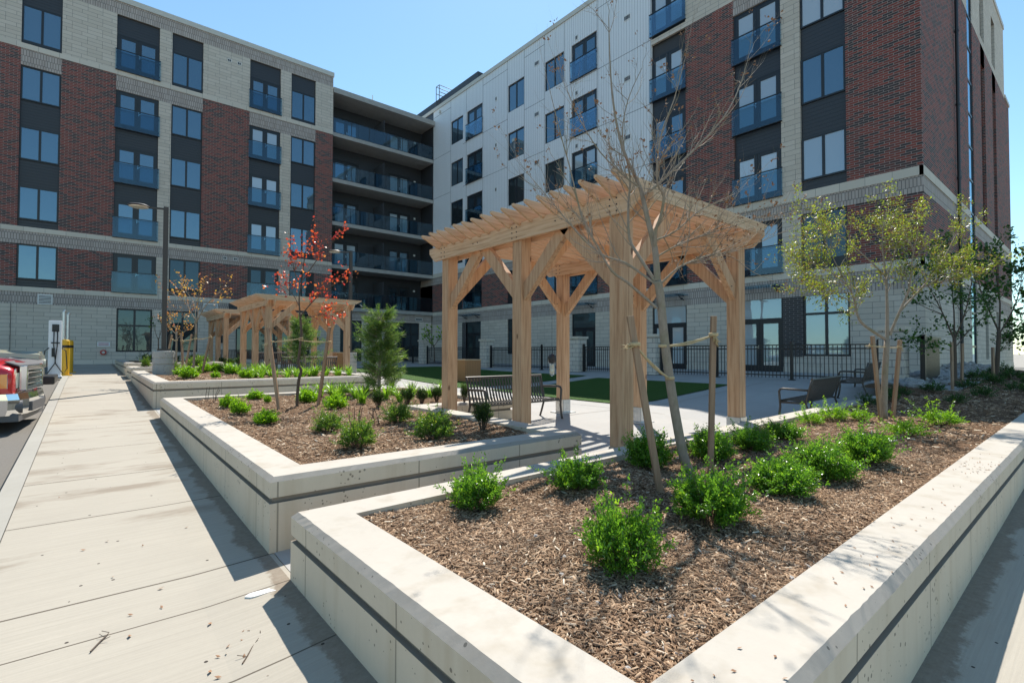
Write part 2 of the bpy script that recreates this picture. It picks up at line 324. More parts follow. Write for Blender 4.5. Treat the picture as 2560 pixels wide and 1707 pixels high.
class MB:
    def __init__(s): s.v = []; s.f = []; s.m = []; s.tone = []
    def add(s, vs, fs, mi=0):
        o = len(s.v); s.v += [tuple(float(c) for c in v) for v in vs]; s.f += [tuple(i+o for i in f) for f in fs]; s.m += [mi]*len(fs)
        return s
    def box(s, x0, x1, y0, y1, z0, z1, mi=0):
        x0, x1 = min(x0, x1), max(x0, x1); y0, y1 = min(y0, y1), max(y0, y1); z0, z1 = min(z0, z1), max(z0, z1)
        return s.add([(x0, y0, z0), (x1, y0, z0), (x1, y1, z0), (x0, y1, z0), (x0, y0, z1), (x1, y0, z1), (x1, y1, z1), (x0, y1, z1)],
              [(3, 2, 1, 0), (4, 5, 6, 7), (0, 1, 5, 4), (1, 2, 6, 5), (2, 3, 7, 6), (3, 0, 4, 7)], mi)
    def cbox(s, c, sx, sy, sz, mi=0):
        return s.box(c[0]-sx/2, c[0]+sx/2, c[1]-sy/2, c[1]+sy/2, c[2]-sz/2, c[2]+sz/2, mi)
    def bar(s, a, b, w, h, up=(0, 0, 1), mi=0):       # square bar from a to b
        a, b = np.array(a, float), np.array(b, float); d = b-a; d /= np.linalg.norm(d)
        up = np.array(up, float); sd = np.cross(d, up)
        if np.linalg.norm(sd) < 1e-4: sd = np.cross(d, np.array([1.0, 0, 0]))
        sd /= np.linalg.norm(sd); u = np.cross(sd, d)
        vs = [p + sd*i*w/2 + u*j*h/2 for p in (a, b) for i, j in ((-1, -1), (1, -1), (1, 1), (-1, 1))]
        return s.add(vs, [(3, 2, 1, 0), (4, 5, 6, 7), (0, 1, 5, 4), (1, 2, 6, 5), (2, 3, 7, 6), (3, 0, 4, 7)], mi)
    def tube(s, pts, rad, n=6, mi=0, cap=True):
        pts = [np.array(p, float) for p in pts]; k = len(pts)
        if not hasattr(rad, '__len__'): rad = [rad]*k
        o = len(s.v); ref = None
        for i, p in enumerate(pts):
            d = pts[min(i+1, k-1)]-pts[max(i-1, 0)]; d = d/(np.linalg.norm(d)+1e-9)
            if ref is None:
                ref = np.cross(d, [0, 0, 1.0]);
                if np.linalg.norm(ref) < 0.1: ref = np.cross(d, [1.0, 0, 0])
            ref = ref - d*(ref@d); ref /= np.linalg.norm(ref)+1e-9; w = np.cross(d, ref)
            for j in range(n):
                a = 2*math.pi*j/n; q = p + (ref*math.cos(a)+w*math.sin(a))*rad[i]; s.v.append((float(q[0]), float(q[1]), float(q[2])))
        for i in range(k-1):
            for j in range(n):
                s.f.append((o+i*n+j, o+i*n+(j+1) % n, o+(i+1)*n+(j+1) % n, o+(i+1)*n+j)); s.m.append(mi)
        if cap:
            s.f.append(tuple(o+j for j in range(n-1, -1, -1))); s.f.append(tuple(o+(k-1)*n+j for j in range(n))); s.m += [mi, mi]
        return s
    def lathe(s, c, prof, n=24, mi=0):                # prof: (radius, z) list
        o = len(s.v)
        for r, z in prof:
            for j in range(n):
                a = 2*math.pi*j/n; s.v.append((c[0]+r*math.cos(a), c[1]+r*math.sin(a), c[2]+z))
        for i in range(len(prof)-1):
            for j in range(n):
                s.f.append((o+i*n+j, o+i*n+(j+1) % n, o+(i+1)*n+(j+1) % n, o+(i+1)*n+j)); s.m.append(mi)
        s.f.append(tuple(o+j for j in range(n-1, -1, -1))); s.f.append(tuple(o+(len(prof)-1)*n+j for j in range(n))); s.m += [mi, mi]
        return s
    def prism(s, poly, axis, a0, a1, mi=0):           # poly in the other two axes (cyclic order), extruded along axis
        def P(q, a):
            if axis == 0: return (a, q[0], q[1])
            if axis == 1: return (q[0], a, q[1])
            return (q[0], q[1], a)
        n = len(poly)
        return s.add([P(q, a0) for q in poly]+[P(q, a1) for q in poly],
            [tuple(range(n-1, -1, -1)), tuple(range(n, 2*n))]+[(i, (i+1) % n, n+(i+1) % n, n+i) for i in range(n)], mi)
    def build(s, name, mats, parent=None, loc=None, smooth=False, bevel=0.0):
        o = mesh_obj(name, s.v, s.f, mats, parent, loc, s.m)
        if smooth:
            o.data.polygons.foreach_set('use_smooth', [True]*len(s.f))
        if bevel:
            md = o.modifiers.new('bevel', 'BEVEL'); md.width = bevel; md.segments = 2; md.limit_method = 'ANGLE'
        return o
def wloc(o):
    l = Vector((0, 0, 0))
    while o is not None: l += o.location; o = o.parent
    return l
def mesh_obj(name, v, f, mats, parent=None, loc=None, mi=None, tone=None):
    me = bpy.data.meshes.new(name)
    base = wloc(parent) if parent is not None else Vector(loc if loc is not None else (0, 0, 0))
    b = (base.x, base.y, base.z)
    if isinstance(v, np.ndarray):
        vv = v - np.array(b)
        me.vertices.add(len(vv)); me.vertices.foreach_set('co', vv.astype(np.float32).ravel())
        nf, k = f.shape; me.loops.add(nf*k); me.loops.foreach_set('vertex_index', f.astype(np.int32).ravel())
        me.polygons.add(nf); me.polygons.foreach_set('loop_start', np.arange(0, nf*k, k, dtype=np.int32)); me.update(calc_edges=True)
    else:
        me.from_pydata([(x-b[0], y-b[1], z-b[2]) for x, y, z in v], [], f)
    if not isinstance(mats, (list, tuple)): mats = [mats]
    for m in mats: me.materials.append(MAT[m])
    if mi is not None and len(mats) > 1: me.polygons.foreach_set('material_index', mi)
    if tone is not None:
        at = me.attributes.new('tone', 'FLOAT', 'FACE'); at.data.foreach_set('value', np.asarray(tone, np.float32))
    me.update()
    o = bpy.data.objects.new(name, me); COL.objects.link(o)
    if parent is not None: o.parent = parent
    else: o.location = base
    return o
def tag(o, label=None, cat=None, group=None, kind=None):
    for k, v in (('label', label), ('category', cat), ('group', group), ('kind', kind)):
        if v is not None: o[k] = v
    return o
def thing(name, loc, label, cat, group=None):
    o = bpy.data.objects.new(name, None); COL.objects.link(o); o.location = tuple(float(c) for c in loc); o.empty_display_size = 0.2
    return tag(o, label, cat, group)
def struct(o): return tag(o, kind='structure')
def copy_tree(o, parent=None):
    c = o.copy(); COL.objects.link(c)
    if parent is not None: c.parent = parent
    for ch in list(o.children): copy_tree(ch, c)
    return c
# ------------------------------------------------------------------ ground
def smax(a, b): return 0.5*(a+b+math.sqrt((a-b)**2+0.004))
def sst(t):
    t = max(0.0, min(1.0, t)); return t*t*(3-2*t)
def side(y):
    return -1.70+0.038*min(y, 20.5)+0.018*max(0.0, y-20.5)
def gz(x, y):
    if x <= 1.07: return side(y)
    if y < 2.0: return side(y)+0.025*(x-1.07)
    if x < 7.4: pl = -1.62+0.0505*x
    elif x < 11: pl = -1.246
    elif x < 17: pl = -1.246+0.066*(x-11)
    else: pl = -0.85+0.022*(x-17)
    pl -= 0.15*sst((x-8)/1.5)*sst((16-x)/1.5)*sst((6.2-y)/1.6)
    return smax(side(y), pl)
def sheet(name, x0, x1, y0, y1, mat, dz=0.0, step=0.6, fz=gz):
    nx, ny = max(1, int((x1-x0)/step)), max(1, int((y1-y0)/step))
    v = [(x0+(x1-x0)*i/nx, y0+(y1-y0)*j/ny, fz(x0+(x1-x0)*i/nx, y0+(y1-y0)*j/ny)+dz) for j in range(ny+1) for i in range(nx+1)]
    f = [(j*(nx+1)+i, j*(nx+1)+i+1, (j+1)*(nx+1)+i+1, (j+1)*(nx+1)+i) for j in range(ny) for i in range(nx)]
    return struct(mesh_obj(name, v, f, mat))
g = MB(); R0 = 2500
g.add([(-R0, -R0, -3.4), (R0, -R0, -3.4), (R0, R0, -3.4), (-R0, R0, -3.4)], [(0, 1, 2, 3)])
struct(g.build('ground', 'bounce_ground'))
sheet('road', -70, 90, -60, 60, 'asphalt', -0.09, 2.0, lambda x, y: side(max(-40, min(y, 40)))-(0.0 if x < 2 else 0.25))
sheet('sidewalk', -0.50, 1.10, -8, 35.2, 'sidewalk_concrete', 0.0, 0.5)
sheet('kerb', -0.66, -0.504, -8, 35.2, 'kerb_concrete', 0.004, 0.5)
sheet('side_path', 1.104, 40, -1.1, 1.2, 'sidewalk_concrete', 0.0, 0.5, lambda x, y: side(y)+0.025*(x-1.07))
sheet('courtyard', 1.104, 21.2, 2.4, 37.0, 'court_concrete', 0.0, 0.5)
sheet('lawn', 9.75, 15.0, 7.55, 12.75, 'turf', 0.02, 0.5)
sheet('lawn', 9.3, 15.5, 13.75, 25.2, 'turf', 0.02, 0.5)
# paving joints of the courtyard: shallow saw cuts
jm = MB()
for xj in (9.0, 15.75, 16.6):
    for k in range(28):
        y0, y1 = 3.7+k*1.15, 3.7+(k+1)*1.15
        if y1 < 35: jm.add([(xj-.008, y0, gz(xj, y0)+.004), (xj+.008, y0, gz(xj, y0)+.004), (xj+.008, y1, gz(xj, y1)+.004), (xj-.008, y1, gz(xj, y1)+.004)], [(0, 1, 2, 3)])
for yj in (7.0, 9.6, 12.9, 16.5, 20, 24, 28):
    for k in range(12):
        x0, x1 = 6.8+k*0.8, 6.8+(k+1)*0.8
        if any(a < x1 and b > x0 and c < yj < d for a, b, c, d in ((9.7, 15.1, 7.5, 12.8), (9.2, 15.6, 13.7, 25.3))): continue
        jm.add([(x0, yj-.008, gz(x0, yj)+.004), (x1, yj-.008, gz(x1, yj)+.004), (x1, yj+.008, gz(x1, yj)+.004), (x0, yj+.008, gz(x0, yj)+.004)], [(0, 1, 2, 3)])
struct(jm.build('paving_joints', 'groove_concrete'))
# ------------------------------------------------------------------ planters
def cap3(x, y): return -1.08+0.008*(x-1.07)
def cap2(x, y): return -0.954+0.0104*(y-4.17)
def cap1(x, y): return -0.645+0.006*(y-13.1)
def capA(x, y): return -0.52
def capB(x, y): return -0.41
P3 = [(1.07, .67), (26, .67), (26, 3.60), (1.07, 3.60)]
P2 = [(1.07, 4.12), (4.55, 4.12), (4.55, 7.55), (6.35, 7.55), (6.35, 11.7), (1.07, 11.7)]
P1 = [(1.07, 13.1), (6.2, 13.1), (6.2, 17.2), (4.5, 17.2), (4.5, 20.35), (1.07, 20.35)]
PA = [(1.07, 20.9), (3.6, 20.9), (3.6, 23.05), (1.07, 23.05)]
PB = [(1.07, 23.5), (4.3, 23.5), (4.3, 33.0), (1.07, 33.0)]
def ring(poly, o):
    n = len(poly); out = []
    for i in range(n):
        p, q, r = poly[i-1], poly[i], poly[(i+1) % n]
        def nin(a, b):
            l = math.hypot(b[0]-a[0], b[1]-a[1]); return (-(b[1]-a[1])/l, (b[0]-a[0])/l)
        n1, n2 = nin(p, q), nin(q, r); out.append((q[0]+o*(n1[0]+n2[0]), q[1]+o*(n1[1]+n2[1])))
    return out
def subdiv(poly, step=1.5):
    out = []
    for i, p in enumerate(poly):
        q = poly[(i+1) % len(poly)]; n = max(1, int(math.hypot(q[0]-p[0], q[1]-p[1])/step))
        out += [(p, q, k/n) for k in range(n)]
    return out
def sweep(mb, poly, capf, prof, mats, step=1.0, chip=0.0):
    # prof rows: (inset, dz from the cap or None for below ground)
    rings = []
    for o, dz in prof:
        rp = ring(poly, o); pts = []
        for i, p in enumerate(poly):
            q = poly[(i+1) % len(poly)]; n = max(1, int(math.hypot(q[0]-p[0], q[1]-p[1])/step))
            a, b = rp[i], rp[(i+1) % len(poly)]
            for k in range(n):
                t = k/n; x, y = a[0]+(b[0]-a[0])*t, a[1]+(b[1]-a[1])*t
                if chip and k and dz is not None and o in (0, .036) and dz > -.05:
                    e = random.gauss(0, chip)+(random.random() < .06)*random.uniform(0, chip*3); dx_, dy_ = (q[0]-p[0]), (q[1]-p[1]); l_ = math.hypot(dx_, dy_)
                    if o: x, y = x-dy_/l_*e, y+dx_/l_*e
                    else: pts.append((x, y, capf(x, y)+dz-abs(e))); continue
                pts.append((x, y, -2.2 if dz is None else capf(x, y)+dz))
        rings.append(pts)
    n = len(rings[0])
    for k in range(len(rings)-1):
        o = len(mb.v); mb.v += rings[k]+rings[k+1]
        for i in range(n):
            mb.f.append((o+i, o+(i+1) % n, o+n+(i+1) % n, o+n+i)); mb.m.append(mats[k])
def planter(name, poly, capf, label, w=0.32):
    c = (poly[0][0], poly[0][1]); t = thing(name, (c[0], c[1], gz(*c)), label, 'planter', 'concrete planters stepping up along the sidewalk')
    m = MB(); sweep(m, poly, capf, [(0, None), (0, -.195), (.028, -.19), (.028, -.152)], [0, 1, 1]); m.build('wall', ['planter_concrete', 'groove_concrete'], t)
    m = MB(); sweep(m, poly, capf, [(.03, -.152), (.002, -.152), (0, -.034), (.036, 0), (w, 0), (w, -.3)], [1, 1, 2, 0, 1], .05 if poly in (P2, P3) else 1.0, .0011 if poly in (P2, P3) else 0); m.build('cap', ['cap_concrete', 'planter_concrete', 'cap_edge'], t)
    return t
planter('concrete_planter', P3, cap3, 'nearest low concrete planter, with the bare staked tree in it')
planter('concrete_planter', P2, cap2, 'concrete planter with the red leaved sapling, second from the viewer')
planter('concrete_planter', P1, cap1, 'concrete planter holding the concrete lamp base drum')
planter('concrete_planter', PA, capA, 'short concrete planter stepping up just behind the lamp base drum', 0.3)
planter('concrete_planter', PB, capB, 'farthest concrete planter, below the left building windows', 0.3)
rng = np.random.default_rng(5)
def mulch_z(capf, x, y):
    z = capf(x, y)-0.055+0.016*math.sin(3.1*x+1.3*y)+0.012*math.sin(5.7*y-2.2*x)
    if capf is cap3 and x > 11: z += 0.022*(x-11)
    return z
def mulch(rects, capf, step):
    m = MB()
    for x0, x1, y0, y1 in rects:
        nx, ny = max(2, int((x1-x0)/step)), max(2, int((y1-y0)/step)); o = len(m.v)
        for j in range(ny+1):
            for i in range(nx+1):
                x, y = x0+(x1-x0)*i/nx, y0+(y1-y0)*j/ny
                m.v.append((x, y, mulch_z(capf, x, y)+random.uniform(-.008, .008)))
        for j in range(ny):
            for i in range(nx): m.f.append((o+j*(nx+1)+i, o+j*(nx+1)+i+1, o+(j+1)*(nx+1)+i+1, o+(j+1)*(nx+1)+i)); m.m.append(0)
    return struct(m.build('mulch_ground', 'mulch_soil', smooth=True))
M3 = [(1.36, 25.7, .96, 3.31)]; M2 = [(1.36, 4.26, 4.40, 7.84), (1.36, 6.06, 7.84, 11.41)]; M1 = [(1.36, 5.9, 13.38, 16.9), (1.36, 4.2, 16.9, 20.06)]
mulch(M3, cap3, .09); mulch(M2, cap2, .12); mulch(M1, cap1, .2)
mulch([(1.34, 3.33, 21.17, 22.78)], capA, .3); mulch([(1.34, 4.03, 23.77, 32.73)], capB, .4)
def chips(rects, capf, n, smin, smax_, power=1.0):
    xs, ys = [], []
    areas = np.array([(b-a)*(d-c) for a, b, c, d in rects]); tot = 0
    while tot < n:
        k = rng.choice(len(rects), p=areas/areas.sum()); a, b, c, d = rects[k]
        x = rng.uniform(a, b, 4000); y = rng.uniform(c, d, 4000)
        dep = x*CF[0]+y*CF[1]; keep = rng.random(4000) < np.clip((1.6/dep)**power, 0, 1)
        xs.append(x[keep]); ys.append(y[keep]); tot += keep.sum()
    x, y = np.concatenate(xs)[:n], np.concatenate(ys)[:n]
    z = np.array([mulch_z(capf, a, b) for a, b in zip(x, y)])+rng.uniform(0.0, 0.016, n)
    L = rng.uniform(smin, smax_, n)*rng.choice([1, 1, 1, 1.7], n); w = L*rng.uniform(.08, .26, n); th = rng.uniform(0, 2*np.pi, n); tl = rng.normal(0, .28, n)
    d = np.stack([np.cos(th)*np.cos(tl), np.sin(th)*np.cos(tl), np.sin(tl)], 1)
    s = np.stack([-np.sin(th), np.cos(th), rng.normal(0, .35, n)], 1); nn = np.cross(d, s); nn /= np.linalg.norm(nn, axis=1)[:, None]
    p = np.stack([x, y, z], 1); h = (L*.09)[:, None]*nn
    a_, b_ = d*(L/2)[:, None], s*(w/2)[:, None]
    V = np.stack([p-a_-b_, p+a_-b_*.7, p+a_+b_*.7, p-a_+b_, p-a_*.9-b_*.6+h, p+a_*.9-b_*.5+h, p+a_*.9+b_*.5+h, p-a_*.9+b_*.6+h], 1).reshape(-1, 3)
    base = (np.arange(n)*8)[:, None, None]
    F = (base+np.array([[4, 5, 6, 7], [0, 1, 5, 4], [1, 2, 6, 5], [2, 3, 7, 6], [3, 0, 4, 7]])[None]).reshape(-1, 4)
    tone = np.repeat(np.clip(rng.normal(.47, .24, n), 0, 1), 5)
    return tag(mesh_obj('wood_chips', V, F, 'wood_chip', tone=tone), kind='stuff')
chips([(1.37, 7.5, .97, 3.30)], cap3, 80000, .012, .034, 1.3)
chips([(7.5, 20, .97, 3.30)], cap3, 9000, .03, .06, .3)
chips(M2, cap2, 26000, .016, .045, .8)
chips(M1, cap1, 7000, .03, .06, 0.0)
def stones(name, pts, mat, rmin, rmax, seed=1):
    r = np.random.default_rng(seed); m = MB()
    for x, y, z in pts:
        R = r.uniform(rmin, rmax); o = len(m.v); n1, n2 = 5, 7; sx, sy, sz = R*r.uniform(.8, 1.4), R*r.uniform(.6, 1.1), R*r.uniform(.5, .8); an = r.uniform(0, 3.1)
        for i in range(n1+1):
            for j in range(n2):
                ph = math.pi*i/n1; a = 2*math.pi*j/n2; k = 1+r.uniform(-.14, .14)
                q = (sx*math.sin(ph)*math.cos(a)*k, sy*math.sin(ph)*math.sin(a)*k, sz*math.cos(ph)*k)
                m.v.append((x+q[0]*math.cos(an)-q[1]*math.sin(an), y+q[0]*math.sin(an)+q[1]*math.cos(an), z+q[2]))
        for i in range(n1):
            for j in range(n2): m.f.append((o+i*n2+j, o+(i+1)*n2+j, o+(i+1)*n2+(j+1) % n2, o+i*n2+(j+1) % n2)); m.m.append(0)
    return tag(m.build(name, mat, smooth=False), kind='stuff')
pts = []
for px, py in [(1458, 1569), (1540, 1591), (1495, 1500), (1550, 1488), (1678, 1548), (1720, 1545), (1780, 1540), (1796, 1482), (1592, 1626), (1690, 1632), (1702, 1637), (1712, 1650), (1820, 1510), (1460, 1345), (1408, 1393), (1403, 1437), (1340, 1340), (1208, 1312), (1570, 1660), (1660, 1620), (1640, 1700), (1680, 1480), (1885, 1500), (2020, 1405), (1980, 1440), (1620, 1580), (1600, 1420), (1745, 1600), (1760, 1570), (1830, 1585)]:
    q = atz(px, py, -1.11); pts.append((q[0], q[1], mulch_z(cap3, q[0], q[1])+.006))
stones('pebbles', pts, 'pebble', .009, .02, 3)
# ------------------------------------------------------------------ facade tools
def mapL(u, z, d): return (u, 35.0-d, z)
def mapR(u, z, d): return (21.2-d, u, z)
def mapS(u, z, d): return (u, 4.0-d, z)
def mapK(u, z, d): return (u, 37.1-d, z)
def mapJ(u, z, d): return (21.2-d, u, z)
FLIP = {mapL: False, mapS: False, mapK: False, mapR: True, mapJ: True}
def fbox(mb, mp, u0, u1, z0, z1, d0, d1, mi=0):
    a, b = mp(u0, z0, d0), mp(u1, z1, d1)
    return mb.box(a[0], b[0], a[1], b[1], a[2], b[2], mi)
def panels(mb, mp, rects, holes, d=0.0, depth=0.12, mi=0):
    """rects minus holes as outward quads at offset d, with reveals running inwards round every hole edge and rect edge"""
    us = sorted({r[i] for r in rects+holes for i in (0, 1)}); zs = sorted({r[i] for r in rects+holes for i in (2, 3)})
    def solid(u, z):
        return any(r[0] < u < r[1] and r[2] < z < r[3] for r in rects) and not any(h[0] < u < h[1] and h[2] < z < h[3] for h in holes)
    S = [[solid((us[i]+us[i+1])/2, (zs[j]+zs[j+1])/2) for j in range(len(zs)-1)] for i in range(len(us)-1)]
    fl = FLIP[mp]
    def quad(a, b, c, e):
        mb.add([a, b, c, e] if not fl else [e, c, b, a], [(0, 1, 2, 3)], mi)
    nu, nz = len(us)-1, len(zs)-1
    for j in range(nz):          # merge runs along u
        i = 0
        while i < nu:
            if not S[i][j]: i += 1; continue
            k = i
            while k < nu and S[k][j]: k += 1
            quad(mp(us[i], zs[j], d), mp(us[k], zs[j], d), mp(us[k], zs[j+1], d), mp(us[i], zs[j+1], d))
            quad(mp(us[i], zs[j], d-depth), mp(us[i], zs[j], d), mp(us[i], zs[j+1], d), mp(us[i], zs[j+1], d-depth))
            quad(mp(us[k], zs[j], d), mp(us[k], zs[j], d-depth), mp(us[k], zs[j+1], d-depth), mp(us[k], zs[j+1], d))
            i = k
    for i in range(nu):
        for j in range(nz):
            if not S[i][j]: continue
            if j == 0 or not S[i][j-1]:
                quad(mp(us[i], zs[j], d-depth), mp(us[i+1], zs[j], d-depth), mp(us[i+1], zs[j], d), mp(us[i], zs[j], d))
            if j == nz-1 or not S[i][j+1]:
                quad(mp(us[i], zs[j+1], d), mp(us[i+1], zs[j+1], d), mp(us[i+1], zs[j+1], d-depth), mp(us[i], zs[j+1], d-depth))
def walls(name, mat, par, mp, rects, holes, d=0.0, depth=.12):
    for r_ in rects:
        m_ = MB(); panels(m_, mp, [r_], [h for h in holes if h[0] < r_[1] and h[1] > r_[0] and h[2] < r_[3] and h[3] > r_[2]], d, depth)
        if m_.v: m_.build(name, mat, par)
def window(par, mp, u0, u1, z0, z1, pane='pane_blue', name='window', cols=2, rows=None, fw=0.065, sill=0.0, d=-0.06):
    m = MB(); zb = z0+sill
    if sill: fbox(m, mp, u0, u1, z0, zb, d-.02, d+.005)
    fbox(m, mp, u0, u0+fw, zb, z1, d-.06, d); fbox(m, mp, u1-fw, u1, zb, z1, d-.06, d)
    fbox(m, mp, u0+fw, u1-fw, z1-fw, z1, d-.06, d); fbox(m, mp, u0+fw, u1-fw, zb, zb+fw, d-.06, d)
    edges = [u0+fw]
    for c in range(1, cols):
        uc = u0+(u1-u0)*c/cols; fbox(m, mp, uc-fw*.75, uc+fw*.75, zb+fw, z1-fw, d-.06, d-.003); edges += [uc-fw*.75, uc+fw*.75]
    edges.append(u1-fw); rz = [zb+fw]
    for r in (rows or []):
        fbox(m, mp, u0+fw, u1-fw, r-fw*.7, r+fw*.7, d-.055, d-.006); rz += [r-fw*.7, r+fw*.7]
    rz.append(z1-fw)
    w = m.build(name, 'frame_dark', par)
    g = MB()
    for i in range(0, len(edges), 2):
        for j in range(0, len(rz), 2): fbox(g, mp, edges[i]-.005, edges[i+1]+.005, rz[j]-.005, rz[j+1]+.005, d-.045, d-.03)
    pa = pane if isinstance(pane, str) else random.choice(pane)
    g.build('pane', pa, w)
    return w
def french(par, mp, u0, u1, z0, z1, pane='pane_blue', transom=None, d=-0.06, rail=True, handle=True):
    m = MB(); fw = .06
    fbox(m, mp, u0, u0+fw, z0, z1, d-.06, d+.01); fbox(m, mp, u1-fw, u1, z0, z1, d-.06, d+.01); fbox(m, mp, u0+fw, u1-fw, z1-fw, z1, d-.06, d+.01)
    zt = z1-fw
    if transom: zt = transom; fbox(m, mp, u0+fw, u1-fw, zt-.03, zt+.05, d-.06, d+.01)
    um = (u0+u1)/2; g = MB(); st = .13
    for a, b in ((u0+fw, um-.012), (um+.012, u1-fw)):
        top = zt-.035 if transom else zt
        fbox(m, mp, a, a+st, z0, top, d-.05, d); fbox(m, mp, b-st, b, z0, top, d-.05, d)
        fbox(m, mp, a+st, b-st, top-st, top, d-.05, d); fbox(m, mp, a+st, b-st, z0, z0+.28, d-.05, d)
        fbox(g, mp, a+st-.004, b-st+.004, z0+.276, top-st+.004, d-.035, d-.02)
    fbox(m, mp, um-.012, um+.012, z0, zt, d-.055, d-.012)
    if transom: fbox(g, mp, u0+fw, u1-fw, zt+.05, z1-fw, d-.035, d-.02)
    w = m.build('balcony_door', 'frame_dark', par); pa = pane if isinstance(pane, str) else random.choice(pane); g.build('pane', pa, w)
    if handle:
        h = MB(); fbox(h, mp, um+.03, um+.07, z0+.92, z0+1.12, d, d+.02); fbox(h, mp, um+.03, um+.17, z0+1.0, z0+1.03, d+.02, d+.045); h.build('handle', 'handle_metal', w)
    return w
def juliet(par, mp, u0, u1, z0, d=0.02):
    g = MB(); fbox(g, mp, u0-.05, u1+.05, z0-.02, z0+1.08, d+.06, d+.075); gl = g.build('glass_railing', 'rail_glass', par)
    r = MB(); fbox(r, mp, u0-.06, u1+.06, z0+1.08, z0+1.115, d+.045, d+.09); fbox(r, mp, u0-.05, u1+.05, z0-.05, z0-.02, d, d+.08)
    for u in (u0-.02, u1-.01):
        for zz in (z0+.15, z0+.9): fbox(r, mp, u, u+.035, zz, zz+.05, d-.02, d+.06)
    r.build('rail', 'frame_dark', gl)
BL, BB, BD = 'pane_blue', 'pane_blind', 'pane_dark'
def vent(par, mp, u, z, w=.19, h=.17, n=2, d=0.0):
    m = MB(); fbox(m, mp, u-w/2, u+w/2, z-h/2, z+h/2, d, d+.02)
    for k in range(n):
        a = u-w/2+.025+k*(w-.04)/n; fbox(m, mp, a, a+(w-.04)/n-.02, z-h*.33, z+h*.33, d+.02, d+.023, 1)
    m.build('vent', ['vent_white', 'frame_dark'], par)
def louvre(par, mp, u0, u1, z0, z1):
    m = MB(); fbox(m, mp, u0, u1, z0, z1, .0, .03)
    n = 6
    for k in range(n):
        a = z0+.06+k*(z1-z0-.1)/n; fbox(m, mp, u0+.05, u1-.05, a, a+(z1-z0-.1)/n*.45, .03, .034, 1)
    m.build('louvre', ['vent_white', 'frame_dark'], par)
# ------------------------------------------------------------------ left wing
Z1, Z2, Z3, ZT, ZR = 3.25, 6.26, 15.24, 18.62, 19.62
LW = thing('apartment_building', (-2, 35, -0.6), 'left wing of dark red brick and pale stone behind the parked pickup', 'building', 'wings of the apartment block')
XW = -34.0; XE = 12.93
cols = dict(A=(-2.8, -1.28), B=(.96, 2.9), C=(3.5, 5.06), D=(7.62, 9.47), E=(10.13, 11.73))
more = [(-6.9, -5.0), (-9.5, -7.9), (-14.4, -12.5), (-17.1, -15.5), (-22.0, -20.0)]
holes = []
def LH(u0, u1, z0, z1): holes.append((u0, u1, z0, z1)); return (u0, u1, z0, z1)
bands_hole = []
allc = [(k, a, b) for k, (a, b) in cols.items()]+[('B', *c) if i % 2 == 0 else ('A', *c) for i, c in enumerate(more)]
for k, a, b in allc:
    LH(a, b, Z1, 5.4); LH(a, b, Z2, 14.4); LH(a, b, 15.5, 18.6)
LH(1.16, 2.76, 0.0, 2.38); LH(3.46, 4.98, 0.0, 2.38); LH(7.0, 11.5, -0.75, 2.34)
bs = MB()
piers = [(2.9, 3.5), (9.47, 10.13)]
brick_rects = []
edges = [XW]+[-22.0, -20.0, -17.1, -15.5, -14.4, -12.5, -9.5, -7.9, -6.9, -5.0, -2.8, -1.28, .96, 5.06, 7.62, 11.73]+[XE]
brick_rects = [(edges[i], edges[i+1], Z2, Z3) for i in range(0, len(edges), 2)]+[(edges[i], edges[i+1], Z1, 5.4) for i in range(0, len(edges), 2)]
walls('brick_wall', 'brick', LW, mapL, brick_rects, holes)
stone = [(XW, XE, Z3, ZT), (XW, XE, -.45, 2.38)]+[(a, b, Z2, 14.4) for a, b in piers]+[(a, b, Z1, 5.4) for a, b in piers]
walls('stone_wall', 'stone_block', LW, mapL, stone, holes, d=.004)
m = MB(); sol = [(XW, XE, 5.4, 6.02), (XW, XE, 2.38, 3.0), (XW, XE, ZT, 19.32)]
for a, b in ((-2.8, -1.28), (.96, 5.06), (7.62, 11.73), (-6.9, -5.0), (-9.5, -7.9), (-14.4, -12.5), (-17.1, -15.5), (-22.0, -20.0)): sol.append((a, b, 14.4, Z3))
walls('soldier_course', 'soldier', LW, mapL, sol, [], d=.002)
m = MB(); panels(m, mapL, [(XW, XE, 6.02, Z2), (XW, XE, 3.0, Z1), (XW, XE, -1.4, -.45)], [], d=.03); panels(m, mapL, [(XW, XE, Z3, 15.5)], [], d=.03)
m.build('stone_band', 'band_stone', LW)
m = MB(); fbox(m, mapL, XW, XE+.05, 19.32, ZR, -.35, .06); m.build('parapet_cap', 'cap_metal', LW)
m = MB(); m.box(XW, XE, 35.25, 52, -1.5, 19.3); m.box(XW, XE-.01, 35.13, 35.25, 18.7, 19.3); m.build('building_core', 'roof_dark', LW)
m = MB()
for k, a, b in allc:
    fbox(m, mapL, a, b, Z2, 14.4, -.14, -.125); fbox(m, mapL, a, b, 15.5, 18.6, -.14, -.125); fbox(m, mapL, a, b, Z1, 5.4, -.14, -.125)
m.build('cladding_panel', 'dark_siding', LW)
for k, a, b in allc:
    door = k in 'BD'
    for fl, zb in ((2, Z1), (3, Z2), (4, 9.28), (5, 12.29), (6, 15.5)):
        zt = {2: 5.39, 3: 8.31, 4: 11.32, 5: 14.39, 6: 17.52}[fl]
        pn = BL
        if k == 'D' and fl in (3, 4, 5): pn = BB
        if fl == 2 and k != 'A': pn = BD
        if k in 'E' and fl in (3, 4): pn = BL
        if k in 'ABC' and fl == 6: pn = random.choice([BL, BB])
        if door:
            french(LW, mapL, a+.02, b-.02, zb+.02, zt, pn); juliet(LW, mapL, a, b, zb+.03)
        else:
            wb = zb+(.05 if fl == 6 else .38)
            window(LW, mapL, a+.01, b-.01, wb, zt, pn, sill=.1 if fl == 6 else 0.0)
